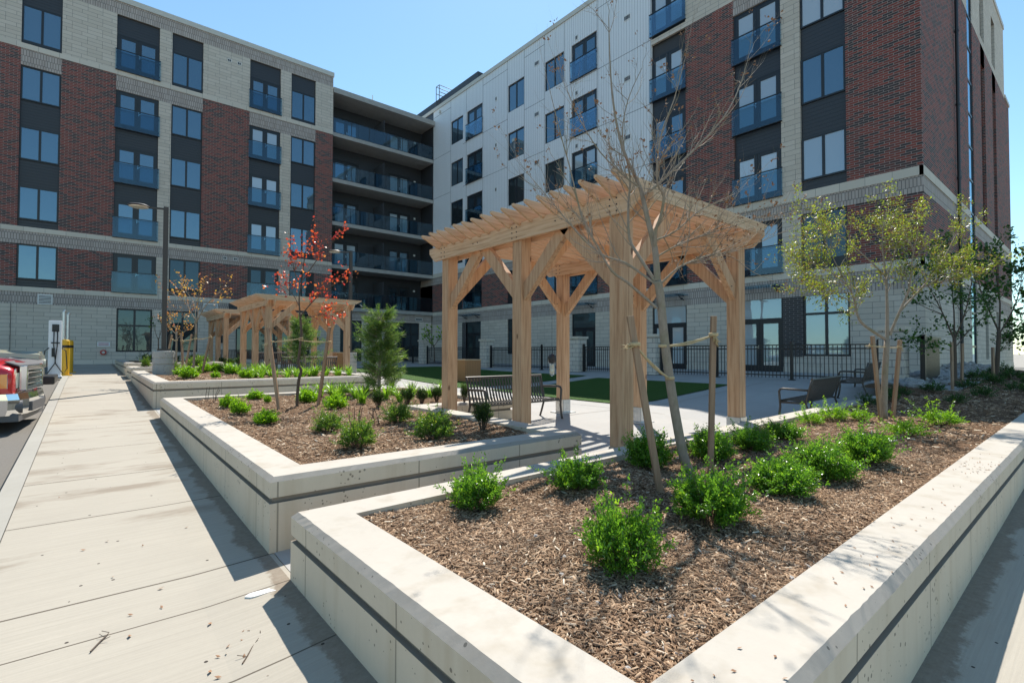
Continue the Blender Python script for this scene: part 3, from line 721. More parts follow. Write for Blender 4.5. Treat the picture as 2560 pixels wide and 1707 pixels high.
window(LW, mapL, 1.18, 2.74, .02, 2.36, BD, rows=[1.45]); window(LW, mapL, 3.48, 4.96, .02, 2.36, BD, rows=[1.45])
window(LW, mapL, 7.02, 11.48, -.7, 2.32, BD, name='entrance_glazing', cols=4, rows=[1.5])
m = MB(); fbox(m, mapL, 6.6, 11.9, 2.42, 2.98, .01, 1.5); m.build('entrance_canopy', 'roof_dark', LW)
for u, z in ((6.45, 18.06), (7.0, 18.06), (6.35, 5.76), (6.92, 5.76), (10.3, 5.76)): vent(LW, mapL, u, z, .22, .2)
louvre(LW, mapL, -2.0, -1.43, 2.4, 2.92); louvre(LW, mapL, 5.25, 6.0, 2.42, 2.92)
m = MB(); fbox(m, mapL, .38, .9, .3, .52, .005, .02); fbox(m, mapL, .42, .86, .43, .47, .02, .023, 1); fbox(m, mapL, .42, .86, .35, .38, .02, .023, 1); m.build('notice_plate', ['white_paint', 'sign_red'], LW)
m = MB(); m.tube([(.63, 35, -.03), (.63, 34.86, -.03)], .14, 16); m.tube([(.63, 34.9, -.03), (.63, 34.82, -.03)], .07, 12, 1); m.build('fire_bell', ['sign_red', 'cap_metal'], LW)
for u in (6.2, 11.95):
    m = MB(); fbox(m, mapL, u-.09, u+.09, .55, 1.0, 0.0, .12); m.build('wall_lamp', 'frame_dark', LW)
m = MB(); m.tube([(-2.95, 34.93, -.6), (-2.95, 34.93, 2.38)], .012, 6); m.build('conduit', 'frame_dark', LW)
# ------------------------------------------------------------------ balcony wing between the two
BW = thing('apartment_building', (17, 36, -0.6), 'recessed wing of dark stacked balconies with glass fronts in the inner corner', 'building', 'wings of the apartment block')
BX0, BX1 = 12.96, 21.16
m = MB(); m.box(BX0, BX1, 37.24, 50, 3.0, 18.3); m.build('building_core', 'roof_dark', BW)
kh = []
tops = {2: 3.2, 3: 6.16, 4: 9.2, 5: 12.25, 6: 15.5}
for fl, z in tops.items(): kh += [(13.75, 15.7, z, z+2.1), (18.2, 20.1, z, z+2.1)]
m = MB(); panels(m, mapK, [(BX0, BX1, 3.2, 18.3)], kh); m.build('back_wall', 'dark_siding', BW)
m = MB()
for z in (3.2, 6.16, 9.2, 12.25, 15.5): m.box(16.96, 17.0, 35.35, 37.1, z, z+2.1)
m.build('privacy_screen', 'roof_dark', BW)
for fl, z in tops.items():
    th = .26
    m = MB(); m.box(BX0, BX1+.0, 35.12, 37.1, z-th, z); m.build('balcony_slab', 'slab_concrete', BW)
    for a, b in ((13.75, 15.7), (18.2, 20.1)): french(BW, mapK, a, b, z+.01, z+2.1, [BL, BB, BL] if fl > 2 else BD)
    g = MB(); g.box(BX0+.03, BX1-.03, 35.17, 35.185, z+.05, z+1.07); gl = g.build('glass_railing', 'rail_glass', BW)
    r = MB(); r.box(BX0, BX1, 35.155, 35.2, z+1.07, z+1.1); r.box(BX0, BX1, 35.155, 35.2, z, z+.05)
    for k in range(7): x = BX0+.02+k*(BX1-BX0-.08)/6; r.box(x, x+.035, 35.165, 35.19, z+.05, z+1.07)
    r.build('rail', 'frame_dark', gl)
    m = MB(); fbox(m, mapK, 20.45, 20.6, z+1.75, z+1.9, 0, .09); m.build('wall_lamp', 'vent_white', BW)
m = MB(); m.box(BX0, BX1+.0, 34.95, 37.6, 18.26, 18.63); m.build('roof_slab', 'slab_concrete', BW)
gh = [(13.7, 15.3, -.72, 2.3), (17.2, 20.05, -.72, 2.3)]
def mapG(u, z, d): return (u, 35.3-d, z)
FLIP[mapG] = False
m = MB(); panels(m, mapG, [(BX0, BX1, -1.4, 2.35)], gh); m.build('stone_wall', 'stone_block', BW)
m = MB(); panels(m, mapG, [(BX0, BX1, 2.35, 2.92)], []); m.build('soldier_course', 'soldier', BW)
m = MB(); m.box(BX0, BX1, 35.5, 37.2, -1.4, 2.92); m.build('building_core', 'roof_dark', BW)
window(BW, mapG, 13.72, 15.28, -.7, 2.28, BD, name='shopfront', cols=2, rows=[1.4]); window(BW, mapG, 17.22, 20.03, -.7, 2.28, BD, name='shopfront', cols=4, rows=[1.4])
vent(BW, mapG, 20.0, 2.6, .6, .22, 6)
# ------------------------------------------------------------------ right wing
RW = thing('apartment_building', (21.2, 4, -0.7), 'right wing of white ribbed cladding and red brick with a sharp corner', 'building', 'wings of the apartment block')
RY0, RYW, RY1 = 4.0, 14.55, 35.25
w_ = [(31.0, 32.63), (24.11, 25.73), (20.56, 22.18)]; j_ = [(28.57, 30.5), (18.05, 19.95)]
dk = [('J', 12.68, 14.55), ('J', 8.46, 10.4), ('W', 6.2, 7.75)]
rh = []
FT = {3: 8.33, 4: 11.47, 5: 14.53, 6: 17.74}; FB = {3: 6.28, 4: 9.3, 5: 12.35, 6: 15.6}; FW = {3: 6.68, 4: 9.69, 5: 12.71, 6: 15.93}
white = MB(); wh = []
for fl in FT:
    wh += [(a, b, FW[fl], FT[fl]) for a, b in w_]+[(a, b, FB[fl], FT[fl]) for a, b in j_]
panels(white, mapR, [(RYW, RY1, Z2, 19.45)], wh, d=.0); white.build('white_cladding', 'white_siding', RW)
m = MB()                                              # panel seams
for u in (14.58, 18.0, 20.52, 22.2, 24.08, 25.76, 28.52, 30.55, 32.66, 35.2):
    fbox(m, mapR, u-.008, u+.008, Z2, 19.45, .001, .006)
for a, b in ((14.6, 18.0), (18.0, 20.5), (22.2, 24.08), (25.76, 28.52), (30.5, 31.0), (32.66, 35.2)):
    for z in (6.32+3.05, 12.33, 15.53): fbox(m, mapR, a, b, z-.01, z+.01, .001, .007)
for a, b in ((14.6, 18.0), (22.2, 24.08), (25.76, 28.52), (32.66, 35.2)): fbox(m, mapR, a, b, 18.9, 18.92, .001, .007)
m.build('cladding_seam', 'seam_dark', RW)
g0 = [(8.46, 10.35, -.78, 2.3), (12.69, 14.55, -.78, 2.3), (18.18, 19.95, -.78, 2.3), (24.1, 25.75, -.1, 2.32), (28.69, 30.5, -.8, 2.3), (6.15, 7.73, -.12, 2.33)]
f2 = [(8.46, 10.4, 3.18, 5.39), (12.68, 14.55, 3.18, 5.39), (6.2, 7.77, 3.18, 5.39), (18.05, 19.95, 3.18, 5.39), (20.56, 22.18, 3.18, 5.39), (24.11, 25.76, 3.18, 5.39), (28.6, 30.75, 3.18, 5.39), (31.0, 32.63, 3.18, 5.39)]
dcols = [(a, b, Z2, 14.55) for _, a, b in dk]+[(a, b, 15.5, 18.6) for _, a, b in dk]
walls('brick_wall', 'brick', RW, mapR, [(4.0, 6.2, Z2, Z3), (10.4, 12.68, Z2, Z3), (RY0, 7.77, 3.18, 5.39), (10.4, RY1+1.9, 3.18, 5.39)], f2+dcols); 
walls('brick_wall', 'brick', RW, mapS, [(21.197, 43.7, Z2, Z3), (21.197, 43.7, 3.18, 5.39)], [(29.75, 31.0, -1, 19), (33.3, 34.5, Z2, 14.4), (37.0, 38.2, Z2, 14.4), (33.3, 34.5, 3.3, 5.2), (37.0, 38.2, 3.3, 5.2)], d=.003, depth=.2)
walls('stone_wall', 'stone_block', RW, mapR, [(7.75, 8.46, Z2, 14.55), (RY0, RYW, Z3, ZT), (RY0, RY1, -.55, 2.2), (7.77, 10.4, 3.18, 5.39)], dcols+g0+f2+[(7.73, 8.46, -.15, 2.2)], d=.004)
walls('stone_wall', 'stone_block', RW, mapS, [(21.2, 41.8, Z3, 19.4), (21.2, 43.7, -.55, 2.2)], [(29.75, 31.0, -1, 19), (33.3, 34.5, 15.6, 18.2), (37.0, 38.2, 15.6, 18.2), (33.4, 34.3, -.3, 2.2), (37.0, 37.9, -.3, 2.2)], d=.004, depth=.2)
m = MB(); panels(m, mapR, [(7.73, 8.46, -.15, 2.2)], [], d=.01); panels(m, mapR, [(30.5, 31.0, -.8, 2.2)], [], d=.01); m.build('dark_brick_panel', 'dark_brick', RW)
walls('soldier_course', 'soldier', RW, mapR, [(RY0-.02, RY1+1.9, 5.39, 5.95), (RY0-.02, RY1, 2.2, 2.93), (6.2, 10.4, 14.55, Z3), (RY0, RYW, ZT, 19.32)], [], d=.003)
walls('soldier_course', 'soldier', RW, mapS, [(21.2, 43.7, 5.39, 5.95), (21.2, 43.7, 2.2, 2.93), (33.3, 34.5, 14.4, Z3), (37.0, 38.2, 14.4, Z3)], [(29.75, 31.0, -1, 19)], d=.003, depth=.05)
m = MB(); panels(m, mapR, [(RY0-.026, RY1+1.9, 5.95, Z2), (RY0-.026, RY1, 2.93, 3.18), (RY0, 10.4, Z3, 15.5)], dcols, d=.03); panels(m, mapS, [(21.17, 43.7, 5.95, Z2), (21.17, 43.7, 2.93, 3.18)], [(29.75, 31.0, -1, 19)], d=.03); 
panels(m, mapR, [(RY0, RY1, -1.5, -.55)], [h for h in g0], d=.02); panels(m, mapS, [(21.2, 43.7, -1.6, -.55)], [], d=.02)
m.build('stone_band', 'band_stone', RW)
m = MB(); fbox(m, mapR, RY0-.06, 37.4, 19.45, 19.72, -.35, .06); fbox(m, mapS, 21.15, 41.85, 19.4, 19.66, -.3, .05); fbox(m, mapS, 41.85, 43.8, 15.3, 15.5, -.3, .05); m.build('parapet_cap', 'cap_metal', RW)
m = MB(); m.box(21.4, 41.7, 4.21, 52, -1.6, 19.3); m.box(41.7, 43.6, 4.21, 40, -1.6, 15.3); m.box(21.33, 21.41, 4.2, 37.1, 18.7, 19.3); m.build('building_core', 'roof_dark', RW)
m = MB(); panels(m, mapR, [(35.25, 37.12, 3.2, 19.45)], []); m.build('side_wall', 'dark_siding', RW)
m = MB(); m.box(23, 38, 31.6, 48, 19.3, 21.95); m.build('penthouse_roof', 'dark_siding', RW)
m = MB()
for _, a, b in dk: fbox(m, mapR, a, b, Z2, 14.55, -.14, -.125); fbox(m, mapR, a, b, 15.5, 18.6, -.14, -.125)
for a, b, z0, z1 in f2: fbox(m, mapR, a, b, z0, z1, -.14, -.125)
for u0, u1 in ((33.3, 34.5), (37.0, 38.2)): fbox(m, mapS, u0, u1, Z2, 14.4, -.24, -.20); fbox(m, mapS, u0, u1, 15.6, 18.2, -.24, -.20); fbox(m, mapS, u0, u1, 3.2, 5.39, -.24, -.20); fbox(m, mapS, u0, u1, -.4, 2.2, -.24, -.20)
m.build('cladding_panel', 'dark_siding', RW)
for fl in FT:
    for i, (a, b) in enumerate(w_): window(RW, mapR, a+.01, b-.01, FW[fl]+.01, FT[fl]-.01, BL if fl > 4 else BD)
    for a, b in j_: french(RW, mapR, a+.01, b-.01, FB[fl]+.02, FT[fl]-.01, BL if fl > 4 else random.choice([BL, BB, BD])); juliet(RW, mapR, a, b, FB[fl]+.03)
    for k, a, b in dk:
        if k == 'J': french(RW, mapR, a+.02, b-.02, FB[fl]+.02, FT[fl], BB if (a < 9 or fl > 4) else BL); juliet(RW, mapR, a, b, FB[fl]+.03)
        else: window(RW, mapR, a+.02, b-.02, FW[fl], FT[fl], BB if fl in (3, 5) else BL)
    for i, (u, n) in enumerate(((27.0, 2), (22.9, 4), (19.55, 2), (16.0, 4))): vent(RW, mapR, u, FT[fl]-.05+(.35 if i in (1, 2) else -.3), .1*n, .3, n)
for i, (a, b, z0, z1) in enumerate(f2):
    if b-a > 1.8: french(RW, mapR, a+.02, b-.02, z0+.03, z1, BB if i == 0 else BD); juliet(RW, mapR, a, b, z0+.05)
    else: window(RW, mapR, a+.01, b-.01, z0, z1, BD if i != 4 else BL, sill=.35)
for a, b, z0, z1 in g0:
    if z0 < -.5:
        french(RW, mapR, a+.02, b-.02, z0, z1, BB if a < 16 else BD, transom=1.36)
        c = MB(); fbox(c, mapR, a-.1, b+.15, 2.66, 2.685, .02, .75); cg = c.build('door_canopy', 'rail_glass', RW)
        c = MB()
        for u in (a+.12, b-.15):
            fbox(c, mapR, u, u+.035, 2.63, 2.66, .0, .72)
            x0 = mapR(u+.017, 2.45, .03); x1 = mapR(u+.017, 2.62, .45); c.tube([x0, mapR(u+.017, 2.5, .22), x1], .02, 6); c.lathe(mapR(u+.017, 2.5, .2), [(.045, -.04), (.06, 0), (.045, .04)], 10)
        c.build('bracket', 'frame_dark', cg)
    else: window(RW, mapR, a+.01, b-.01, z0+.01, z1-.01, BB if a < 8 else BD, rows=[1.5])
for u0, u1 in ((33.3, 34.5), (37.0, 38.2)):
    for z0, z1 in ((3.3, 5.2), (6.7, 8.3), (9.7, 11.4), (12.7, 14.35), (15.9, 17.7)): window(RW, mapS, u0+.02, u1-.02, z0, z1, BL, d=-.12)
for u0 in (33.4, 37.0): window(RW, mapS, u0+.02, u0+.88, -.25, 2.1, BD, d=-.12)
window(RW, mapS, 29.77, 30.98, -.9, 19.0, BL, name='stair_window', cols=1, rows=[.3+1.5*k for k in range(12)], d=-.02)
m = MB(); m.tube([(26.75, 3.9, -.5), (26.75, 3.9, 19.3)], .06, 8)
for z in (1, 4, 7, 10, 13, 16): m.tube([(26.75, 3.9, z), (26.75, 3.9, z+.08)], .08, 8)
m.build('downpipe', 'frame_dark', RW)
for u, z in ((11.5, 5.65), (16.0, 2.6), (9.8, 5.65)): vent(RW, mapR, u, z, .24, .2, 2)
m = MB(); m.tube([(21.2, 4.9, 2.5), (21.05, 4.9, 2.45)], .07, 10); m.build('wall_lamp', 'vent_white', RW)
m = MB(); fbox(m, mapR, 34.1, 34.22, 19.0, 19.2, 0, .12); m.build('security_camera', 'cap_metal', RW)
# roof ladder with a safety cage, on the flat roof by the parapet
t = thing('roof_ladder', (22.9, 37.4, 19.4), 'grey access ladder with handrail cage on the dark rooftop block above the white cladding', 'ladder')
m = MB()
for y in (37.15, 37.65): m.tube([(22.92, y, 19.3), (22.92, y, 23.1)], .03, 6)
for z in np.arange(19.6, 22.0, .32): m.tube([(22.92, 37.15, z), (22.92, 37.65, z)], .02, 5)
m.build('rung_frame', 'grey_plastic', t)
m = MB()
for y in (37.15, 37.65):
    m.tube([(22.92, y, 23.1), (24.2, y, 23.1), (24.2, y, 21.9)], .028, 6); m.tube([(22.92, y, 22.5), (24.2, y, 22.5)], .028, 6)
m.tube([(22.92, 37.15, 23.1), (22.92, 37.65, 23.1)], .028, 6); m.build('handrail', 'grey_plastic', t)
t = thing('roof_mast', (16.3, 36, 18.63), 'small grey mast standing on the balcony roof slab', 'mast')
m = MB(); m.tube([(16.3, 36, 18.6), (16.3, 36, 19.55)], .03, 6); m.tube([(16.3, 36, 19.3), (16.6, 36, 18.6)], .02, 5); m.lathe((16.15, 36, 18.6), [(.3, 0), (.22, .2), (.03, .5)], 10); m.build('mast', 'vent_white', t)
# ------------------------------------------------------------------ pergolas
def pergola(oy, label, dz=0.0):
    t = thing('pergola', (6.2, oy+5.5, gz(6.2, oy+5.5)), label, 'pergola', 'cedar pergolas in the courtyard')
    XA, XB = 4.8, 7.6; YS = (oy+3.72, oy+5.5, oy+7.4); zb, zt = 1.60+dz, 1.836+dz; hp = .098
    for x in (XA, XB):
        for y in YS:
            g0 = gz(x, y); m = MB(); m.box(x-hp, x+hp, y-hp, y+hp, g0+.06, zt+.05); p = m.build('post', 'cedar_z', t, bevel=.006)
            m = MB(); m.box(x-.19, x+.19, y-.19, y+.19, g0, g0+.014)
            h = .105
            for a in (-1, 1): m.box(x+a*h-.006, x+a*h+.006, y-h, y+h, g0+.014, g0+.27); m.box(x-h+.007, x+h-.007, y+a*h-.006, y+a*h+.006, g0+.014, g0+.27)
            for k in (.09, .2):
                for a in (-1, 1): m.tube([(x-h-.014, y+a*.03, g0+k), (x-h-.005, y+a*.03, g0+k)], .012, 6); m.tube([(x+a*.03, y-h-.014, g0+k), (x+a*.03, y-h-.005, g0+k)], .012, 6)
            m.build('post_base', 'galvanised', p)
        for s in (-1, 1):
            x0 = x+s*(hp+.003); x1 = x0+s*.045; m = MB(); ya, yb = YS[0]-.38, YS[2]+.45
            m.prism([(ya+.16, zb), (yb-.16, zb), (yb, zt-.09), (yb, zt), (ya, zt), (ya, zt-.09)], 0, min(x0, x1), max(x0, x1))
            for y in YS:
                for dy in (-.05, .05):
                    for dzz in (.04, .115, .19): m.tube([(x1, y+dy, zb+dzz), (x1+s*.009, y+dy, zb+dzz)], .011, 6, 1)
            for y in ((YS[0]+YS[1])/2, (YS[1]+YS[2])/2):
                for dy in (-.06, .06): m.tube([(x1, y+dy, zb+.12), (x1+s*.009, y+dy, zb+.12)], .011, 6, 1)
            m.build('beam', ['cedar_y', 'black_metal'], t, bevel=.004)
        for i, y in enumerate(YS):
            for s in (-1, 1):
                if (i == 0 and s < 0) or (i == 2 and s > 0): continue
                y1 = y+s*hp; zl = zb-.86; L = zb+.1-zl; m = MB()
                pl = [(y1, zl), (y1+s*L, zb+.1), (y1+s*(L-.25), zb+.1), (y1, zl+.25)]
                m.prism(pl if s > 0 else pl[::-1], 0, x-.045, x+.045); m.build('brace', 'cedar_z', t, bevel=.004)
            s = 1 if x == XA else -1; x1 = x+s*hp; zl = zb-.80; L = zt-.03-zl; m = MB()
            pl = [(x1, zl), (x1+s*L, zl+L), (x1+s*(L-.25), zl+L), (x1, zl+.25)]
            m.prism(pl[::-1] if s > 0 else pl, 1, y-.045, y+.045)
            m.tube([(x1+s*.12, y-.045, zl+.2), (x1+s*.12, y-.053, zl+.2)], .011, 6, 1); m.build('brace', ['cedar_z', 'black_metal'], t, bevel=.004)
    n = 18
    for k in range(n):
        y = oy+3.46+k*(7.52-3.46)/(n-1); m = MB(); q = .02; j = random.uniform(-.006, .006)
        z0, z1 = zt-.035+j, zt+.152+j
        m.prism([(4.62, z0), (7.78, z0), (8.06, z1-.035), (8.06, z1), (4.31, z1), (4.31, z1-.035)], 1, y-q, y+q); m.build('rafter', 'cedar_x', t, bevel=.003)
    return t
pergola(0.0, 'largest nearest cedar pergola, in full sun behind the bare staked tree')
pergola(15.2, 'middle cedar pergola behind the red leaved sapling and the strappy green lilies')
pergola(22.3, 'farthest cedar pergola, partly hidden behind the bronze leaved saplings', -.05)
# ------------------------------------------------------------------ benches
def make_bench(loc, label):
    t = thing('park_bench', loc, label, 'bench', 'slatted metal benches'); X, Y, Z = t.location; L = 1.8
    prof = [(-.27, .40), (-.25, .435), (-.15, .432), (0, .415), (.12, .405), (.17, .43), (.20, .50), (.25, .66), (.29, .80), (.31, .845)]
    sm, bm = MB(), MB(); n = 26
    for k in range(n):
        x = X-L/2+.06+k*(L-.12)/(n-1)
        for mb, pr in ((sm, prof[:6]), (bm, prof[5:])):
            for i in range(len(pr)-1): mb.bar((x, Y+pr[i][0], Z+pr[i][1]), (x, Y+pr[i+1][0], Z+pr[i+1][1]), .036, .008, up=(0, -pr[i+1][1]+pr[i][1], pr[i+1][0]-pr[i][0]+.001))
    for y, z in ((-.26, .40), (.15, .40)): sm.bar((X-L/2, Y+y, Z+z), (X+L/2, Y+y, Z+z), .03, .03)
    bm.tube([(X-L/2-.02, Y+.312, Z+.85), (X+L/2+.02, Y+.312, Z+.85)], .022, 8)
    sm.build('seat', 'bench_metal', t); bm.build('backrest', 'bench_metal', t)
    for s in (-1, 1):
        x = X+s*L/2
        m = MB()
        m.tube([(x, Y-.31, Z+.012), (x, Y-.28, Z+.12), (x, Y-.255, Z+.30), (x, Y-.265, Z+.45), (x, Y-.275, Z+.60), (x, Y-.25, Z+.645), (x, Y-.19, Z+.655), (x, Y+.0, Z+.648), (x, Y+.235, Z+.64)], .021, 8)
        m.box(x-.05, x+.05, Y-.36, Y-.27, Z, Z+.012); m.build('armrest', 'bench_metal', t, smooth=True)
        m = MB(); m.tube([(x, Y+.33, Z+.01), (x, Y+.27, Z+.16), (x, Y+.20, Z+.36), (x, Y+.22, Z+.5), (x, Y+.27, Z+.7), (x, Y+.31, Z+.85)], .02, 8)
        m.box(x-.05, x+.05, Y+.28, Y+.37, Z, Z+.012); m.box(x-.02, x+.02, Y-.26, Y+.2, Z+.37, Z+.41); m.build('leg', 'bench_metal', t, smooth=True)
    return t
b0 = make_bench((6.08, 7.12, gz(6.1, 7.0)), 'bronze slatted bench under the nearest pergola')
for x, y, r, lab in ((11.55, 4.08, math.pi+.077, 'dark slatted bench seen from behind, nearer of the two by the small olive leaved tree'), (15.0, 4.15, math.pi+.13, 'dark slatted bench seen from behind, farther of the two, behind the small olive leaved tree'),
                (5.75, 17.75, math.pi, 'slatted bench catching the sun under the middle pergola, left of the wooden box'), (6.05, 22.3, 0, 'shaded dark bench under the middle pergola behind the bushy pine'), (6.05, 29.4, 0, 'shaded dark bench under the farthest pergola')):
    c = copy_tree(b0); c.location = (x, y, gz(x, y)); c.rotation_euler = (0, 0, r); c['label'] = lab
    if y < 5: c.scale = (1.16, 1.0, 1.0)
# ------------------------------------------------------------------ slatted wooden boxes
def wood_box(x0, x1, y0, y1, h, label):
    zb = min(gz(x0, y0), gz(x1, y1)); t = thing('slatted_box', ((x0+x1)/2, (y0+y1)/2, zb), label, 'wooden box', 'slatted wooden boxes by the lawn')
    m = MB(); m.box(x0, x1, y0, y1, zb, zb+h-.04); m.build('side_panel', 'slat_wood', t)
    m = MB(); m.box(x0-.015, x1+.015, y0-.015, y1+.015, zb+h-.04, zb+h); m.build('lid', 'cedar_x', t)
wood_box(10.72, 11.42, 15.45, 16.1, .85, 'orange slatted wooden box at the lawn edge behind the near bench')
wood_box(9.3, 10.0, 24.4, 25.1, .85, 'orange slatted wooden box beside the middle pergola')
# ------------------------------------------------------------------ street lamps
def lamp(x, y, ztop, label, lean, drum_h):
    z0 = gz(x, y); zd = drum_h; t = thing('street_lamp', (x, y, z0), label, 'street lamp', 'street lamps on concrete drums')
    m = MB(); m.lathe((x, y, 0), [(.27, z0-.3), (.27, zd-.42), (.255, zd-.41), (.255, zd-.385), (.275, zd-.375), (.275, zd-.24), (.262, zd-.23), (.262, zd-.2), (.28, zd-.19), (.28, zd-.02), (.265, zd)], 28); m.build('concrete_base', 'drum_concrete', t, smooth=False)
    m = MB(); m.box(x-.058, x+.058, y-.058, y+.058, zd+.05, ztop); m.box(x-.15, x+.15, y-.15, y+.15, zd, zd+.06); m.build('pole', 'pole_bronze', t)
    a = np.array([lean[0], lean[1], 0.0]); a /= np.linalg.norm(a); c = np.array([x, y, ztop-.06])
    m = MB(); m.bar(c, c+a*.42, .04, .05); m.build('arm', 'pole_bronze', t)
    h = c+a*.66
    m = MB(); m.lathe(h, [(.10, .06), (.20, .055), (.262, .02), (.27, 0), (.255, -.012)], 28); hd = m.build('lamp_head', 'pole_bronze', t)
    m = MB(); m.lathe(h+np.array([0, 0, -.03]), [(.20, 0), (.235, .012), (.24, .016)], 28); m.build('lens', 'lamp_lens', hd)
lamp(1.70, 17.9, 4.26, 'tall lamp post at left with a flat round head, on a pale concrete drum', (-1, .25), .03)
lamp(8.5, 20.8, 4.30, 'lamp post with a flat round head behind the middle pergola', (-.85, .5), -.01)
# ------------------------------------------------------------------ charger and bollards
x, y = -.86, 23.2; z0 = gz(x, y)
t = thing('charging_station', (x, y, z0), 'white electric car charger with black cables at the kerb', 'car charger')
m = MB(); m.box(x-.17, x+.17, y-.13, y+.13, z0, z0+1.93); m.box(x-.24, x+.2, y-.2, y+.2, z0-.02, z0+.05); m.build('body', 'white_paint', t, bevel=.02)
m = MB(); m.box(x-.08, x+.1, y-.15, y-.128, z0+1.55, z0+1.80); m.box(x-.1, x+.12, y-.15, y-.128, z0+1.15, z0+1.19); m.box(x-.08, x+.0, y-.16, y-.128, z0+.7, z0+1.0); m.build('connector', 'black_metal', t)
m = MB()
for dx, s in ((-.03, -1), (.06, 1)):
    m.tube([(x+dx, y-.15, z0+1.6), (x+dx, y-.17, z0+1.1), (x+dx-.05*s, y-.17, z0+.5), (x+dx+.16*s, y-.18, z0+.12), (x+dx+.26*s, y-.14, z0+.3), (x+dx+.22*s, y-.1, z0+.9), (x+dx+.12*s, y-.15, z0+1.0)], .016, 6)
m.build('cable', 'black_metal', t, smooth=True)
for (x, y, h, lab) in ((-.62, 24.2, 1.29, 'yellow bollard sleeve nearest to the white car charger'), (-.55, 26.2, 1.27, 'yellow bollard sleeve farther from the white car charger, nearer the wall')):
    z0 = gz(x, y); t = thing('bollard', (x, y, z0), lab, 'bollard', 'yellow bollards by the charger')
    m = MB(); m.lathe((x, y, z0), [(.115, 0), (.115, h-.05), (.09, h-.01), (.05, h)], 20); m.box(x-.2, x+.2, y-.2, y+.2, z0, z0+.03); m.build('sleeve', 'yellow_paint', t, smooth=False)
    m = MB(); m.lathe((x, y, z0), [(.118, h-.3), (.118, h-.2)], 20); m.build('reflective_band', 'black_metal', t)
    m = MB(); m.tube([(x-.06, y+.12, z0), (x-.06, y+.12, z0+h+1.0), (x-.02, y+.12, z0+h+1.06)], .05, 10); m.build('sign_pole', 'galvanised', t)
# ------------------------------------------------------------------ parked pickup and off-roader, noses to the kerb
def W_(m, poly_x):  pass
X0, Y0 = -.66, 12.42; Z0 = side(Y0)-.08
t = thing('pickup_truck', (X0, Y0, Z0), 'red pickup truck with chrome bumper nosed up to the sidewalk', 'pickup truck')
def lx(*p): return (X0+p[0], Y0+p[1], Z0+p[2])
def loft(mb, secs, mi=0, close=True):              # secs: lists of points, same count
    o = len(mb.v); n = len(secs[0])
    for s in secs: mb.v += [tuple(p) for p in s]
    for i in range(len(secs)-1):
        for j in range(n-1 if not close else n):
            mb.f.append((o+i*n+j, o+i*n+(j+1) % n, o+(i+1)*n+(j+1) % n, o+(i+1)*n+j)); mb.m.append(mi)
    mb.f.append(tuple(o+j for j in range(n-1, -1, -1))); mb.f.append(tuple(o+(len(secs)-1)*n+j for j in range(n))); mb.m += [mi, mi]
def hsec(x, w, zlo, zsh, ztop):                   # one cross-section of the front end: sill, shoulder, crowned hood
    q = [(-w, zlo), (-w, zsh-.10), (-w+.03, zsh-.02), (-w+.10, zsh+.02), (-w*.6, ztop-.02), (-w*.42, ztop+.012), (0, ztop+.02), (w*.42, ztop+.012), (w*.6, ztop-.02), (w-.10, zsh+.02), (w-.03, zsh-.02), (w, zsh-.10), (w, zlo)]
    return [lx(x, a, b) for a, b in q]
m = MB(); loft(m, [hsec(-.17, .93, .60, 1.00, 1.07), hsec(-.24, .965, .58, 1.04, 1.115), hsec(-.42, .99, .55, 1.09, 1.17), hsec(-.9, 1.0, .5, 1.13, 1.225), hsec(-1.6, 1.0, .5, 1.15, 1.25)]); 
loft(m, [[lx(-1.6, s*1.0, .45) for s in (-1, 1)]+[lx(-1.6, .98, 1.2), lx(-1.6, -.98, 1.2)], [lx(-5.6, s*1.0, .5) for s in (-1, 1)]+[lx(-5.6, .98, 1.3), lx(-5.6, -.98, 1.3)]])
m.build('body', 'red_paint', t, smooth=True, bevel=.02)
m = MB(); loft(m, [[lx(-1.55, -.9, 1.2), lx(-1.55, .9, 1.2), lx(-1.6, .88, 1.24), lx(-1.6, -.88, 1.24)], [lx(-2.2, -.86, 1.2), lx(-2.2, .86, 1.2), lx(-2.25, .72, 1.85), lx(-2.25, -.72, 1.85)], [lx(-3.5, -.86, 1.2), lx(-3.5, .86, 1.2), lx(-3.4, .72, 1.87), lx(-3.4, -.72, 1.87)]]); m.build('cab', 'red_paint', t)
m = MB(); loft(m, [[lx(-1.62, -.82, 1.26), lx(-1.62, .82, 1.26), lx(-1.60, .82, 1.28), lx(-1.60, -.82, 1.28)], [lx(-2.2, -.68, 1.80), lx(-2.2, .68, 1.80), lx(-2.17, .68, 1.82), lx(-2.17, -.68, 1.82)]]); m.build('windscreen', 'pane_dark', t)
m = MB()                                            # bug shield on the hood lip
loft(m, [[lx(-.12, y, 1.055+.0), lx(-.30, y, 1.13), lx(-.30, y, 1.15), lx(-.13, y, 1.085)] for y in (-.80, -.4, 0, .4, .80)]); m.build('hood_shield', 'grey_plastic', t)
for s in (-1, 1):
    m = MB(); loft(m, [[lx(-.155, s*.60, .70), lx(-.145, s*.60, .955), lx(-.20, s*.60, .955), lx(-.20, s*.60, .70)], [lx(-.19, s*.90, .705), lx(-.185, s*.90, .95), lx(-.25, s*.88, .95), lx(-.25, s*.88, .705)], [lx(-.235, s*.972, .71), lx(-.235, s*.965, .945), lx(-.3, s*.93, .945), lx(-.3, s*.93, .71)]])
    hl = m.build('headlight', 'lamp_lens', t)
    m = MB(); loft(m, [[lx(-.232, s*.976, .712), lx(-.232, s*.969, .942), lx(-.3, s*.94, .942), lx(-.3, s*.94, .712)], [lx(-.44, s*1.004, .72), lx(-.43, s*.998, .935), lx(-.45, s*.95, .935), lx(-.45, s*.95, .72)]]); m.build('indicator', 'amber_lens', hl)
m = MB()                                            # grille: chrome surround and bars over a dark mesh
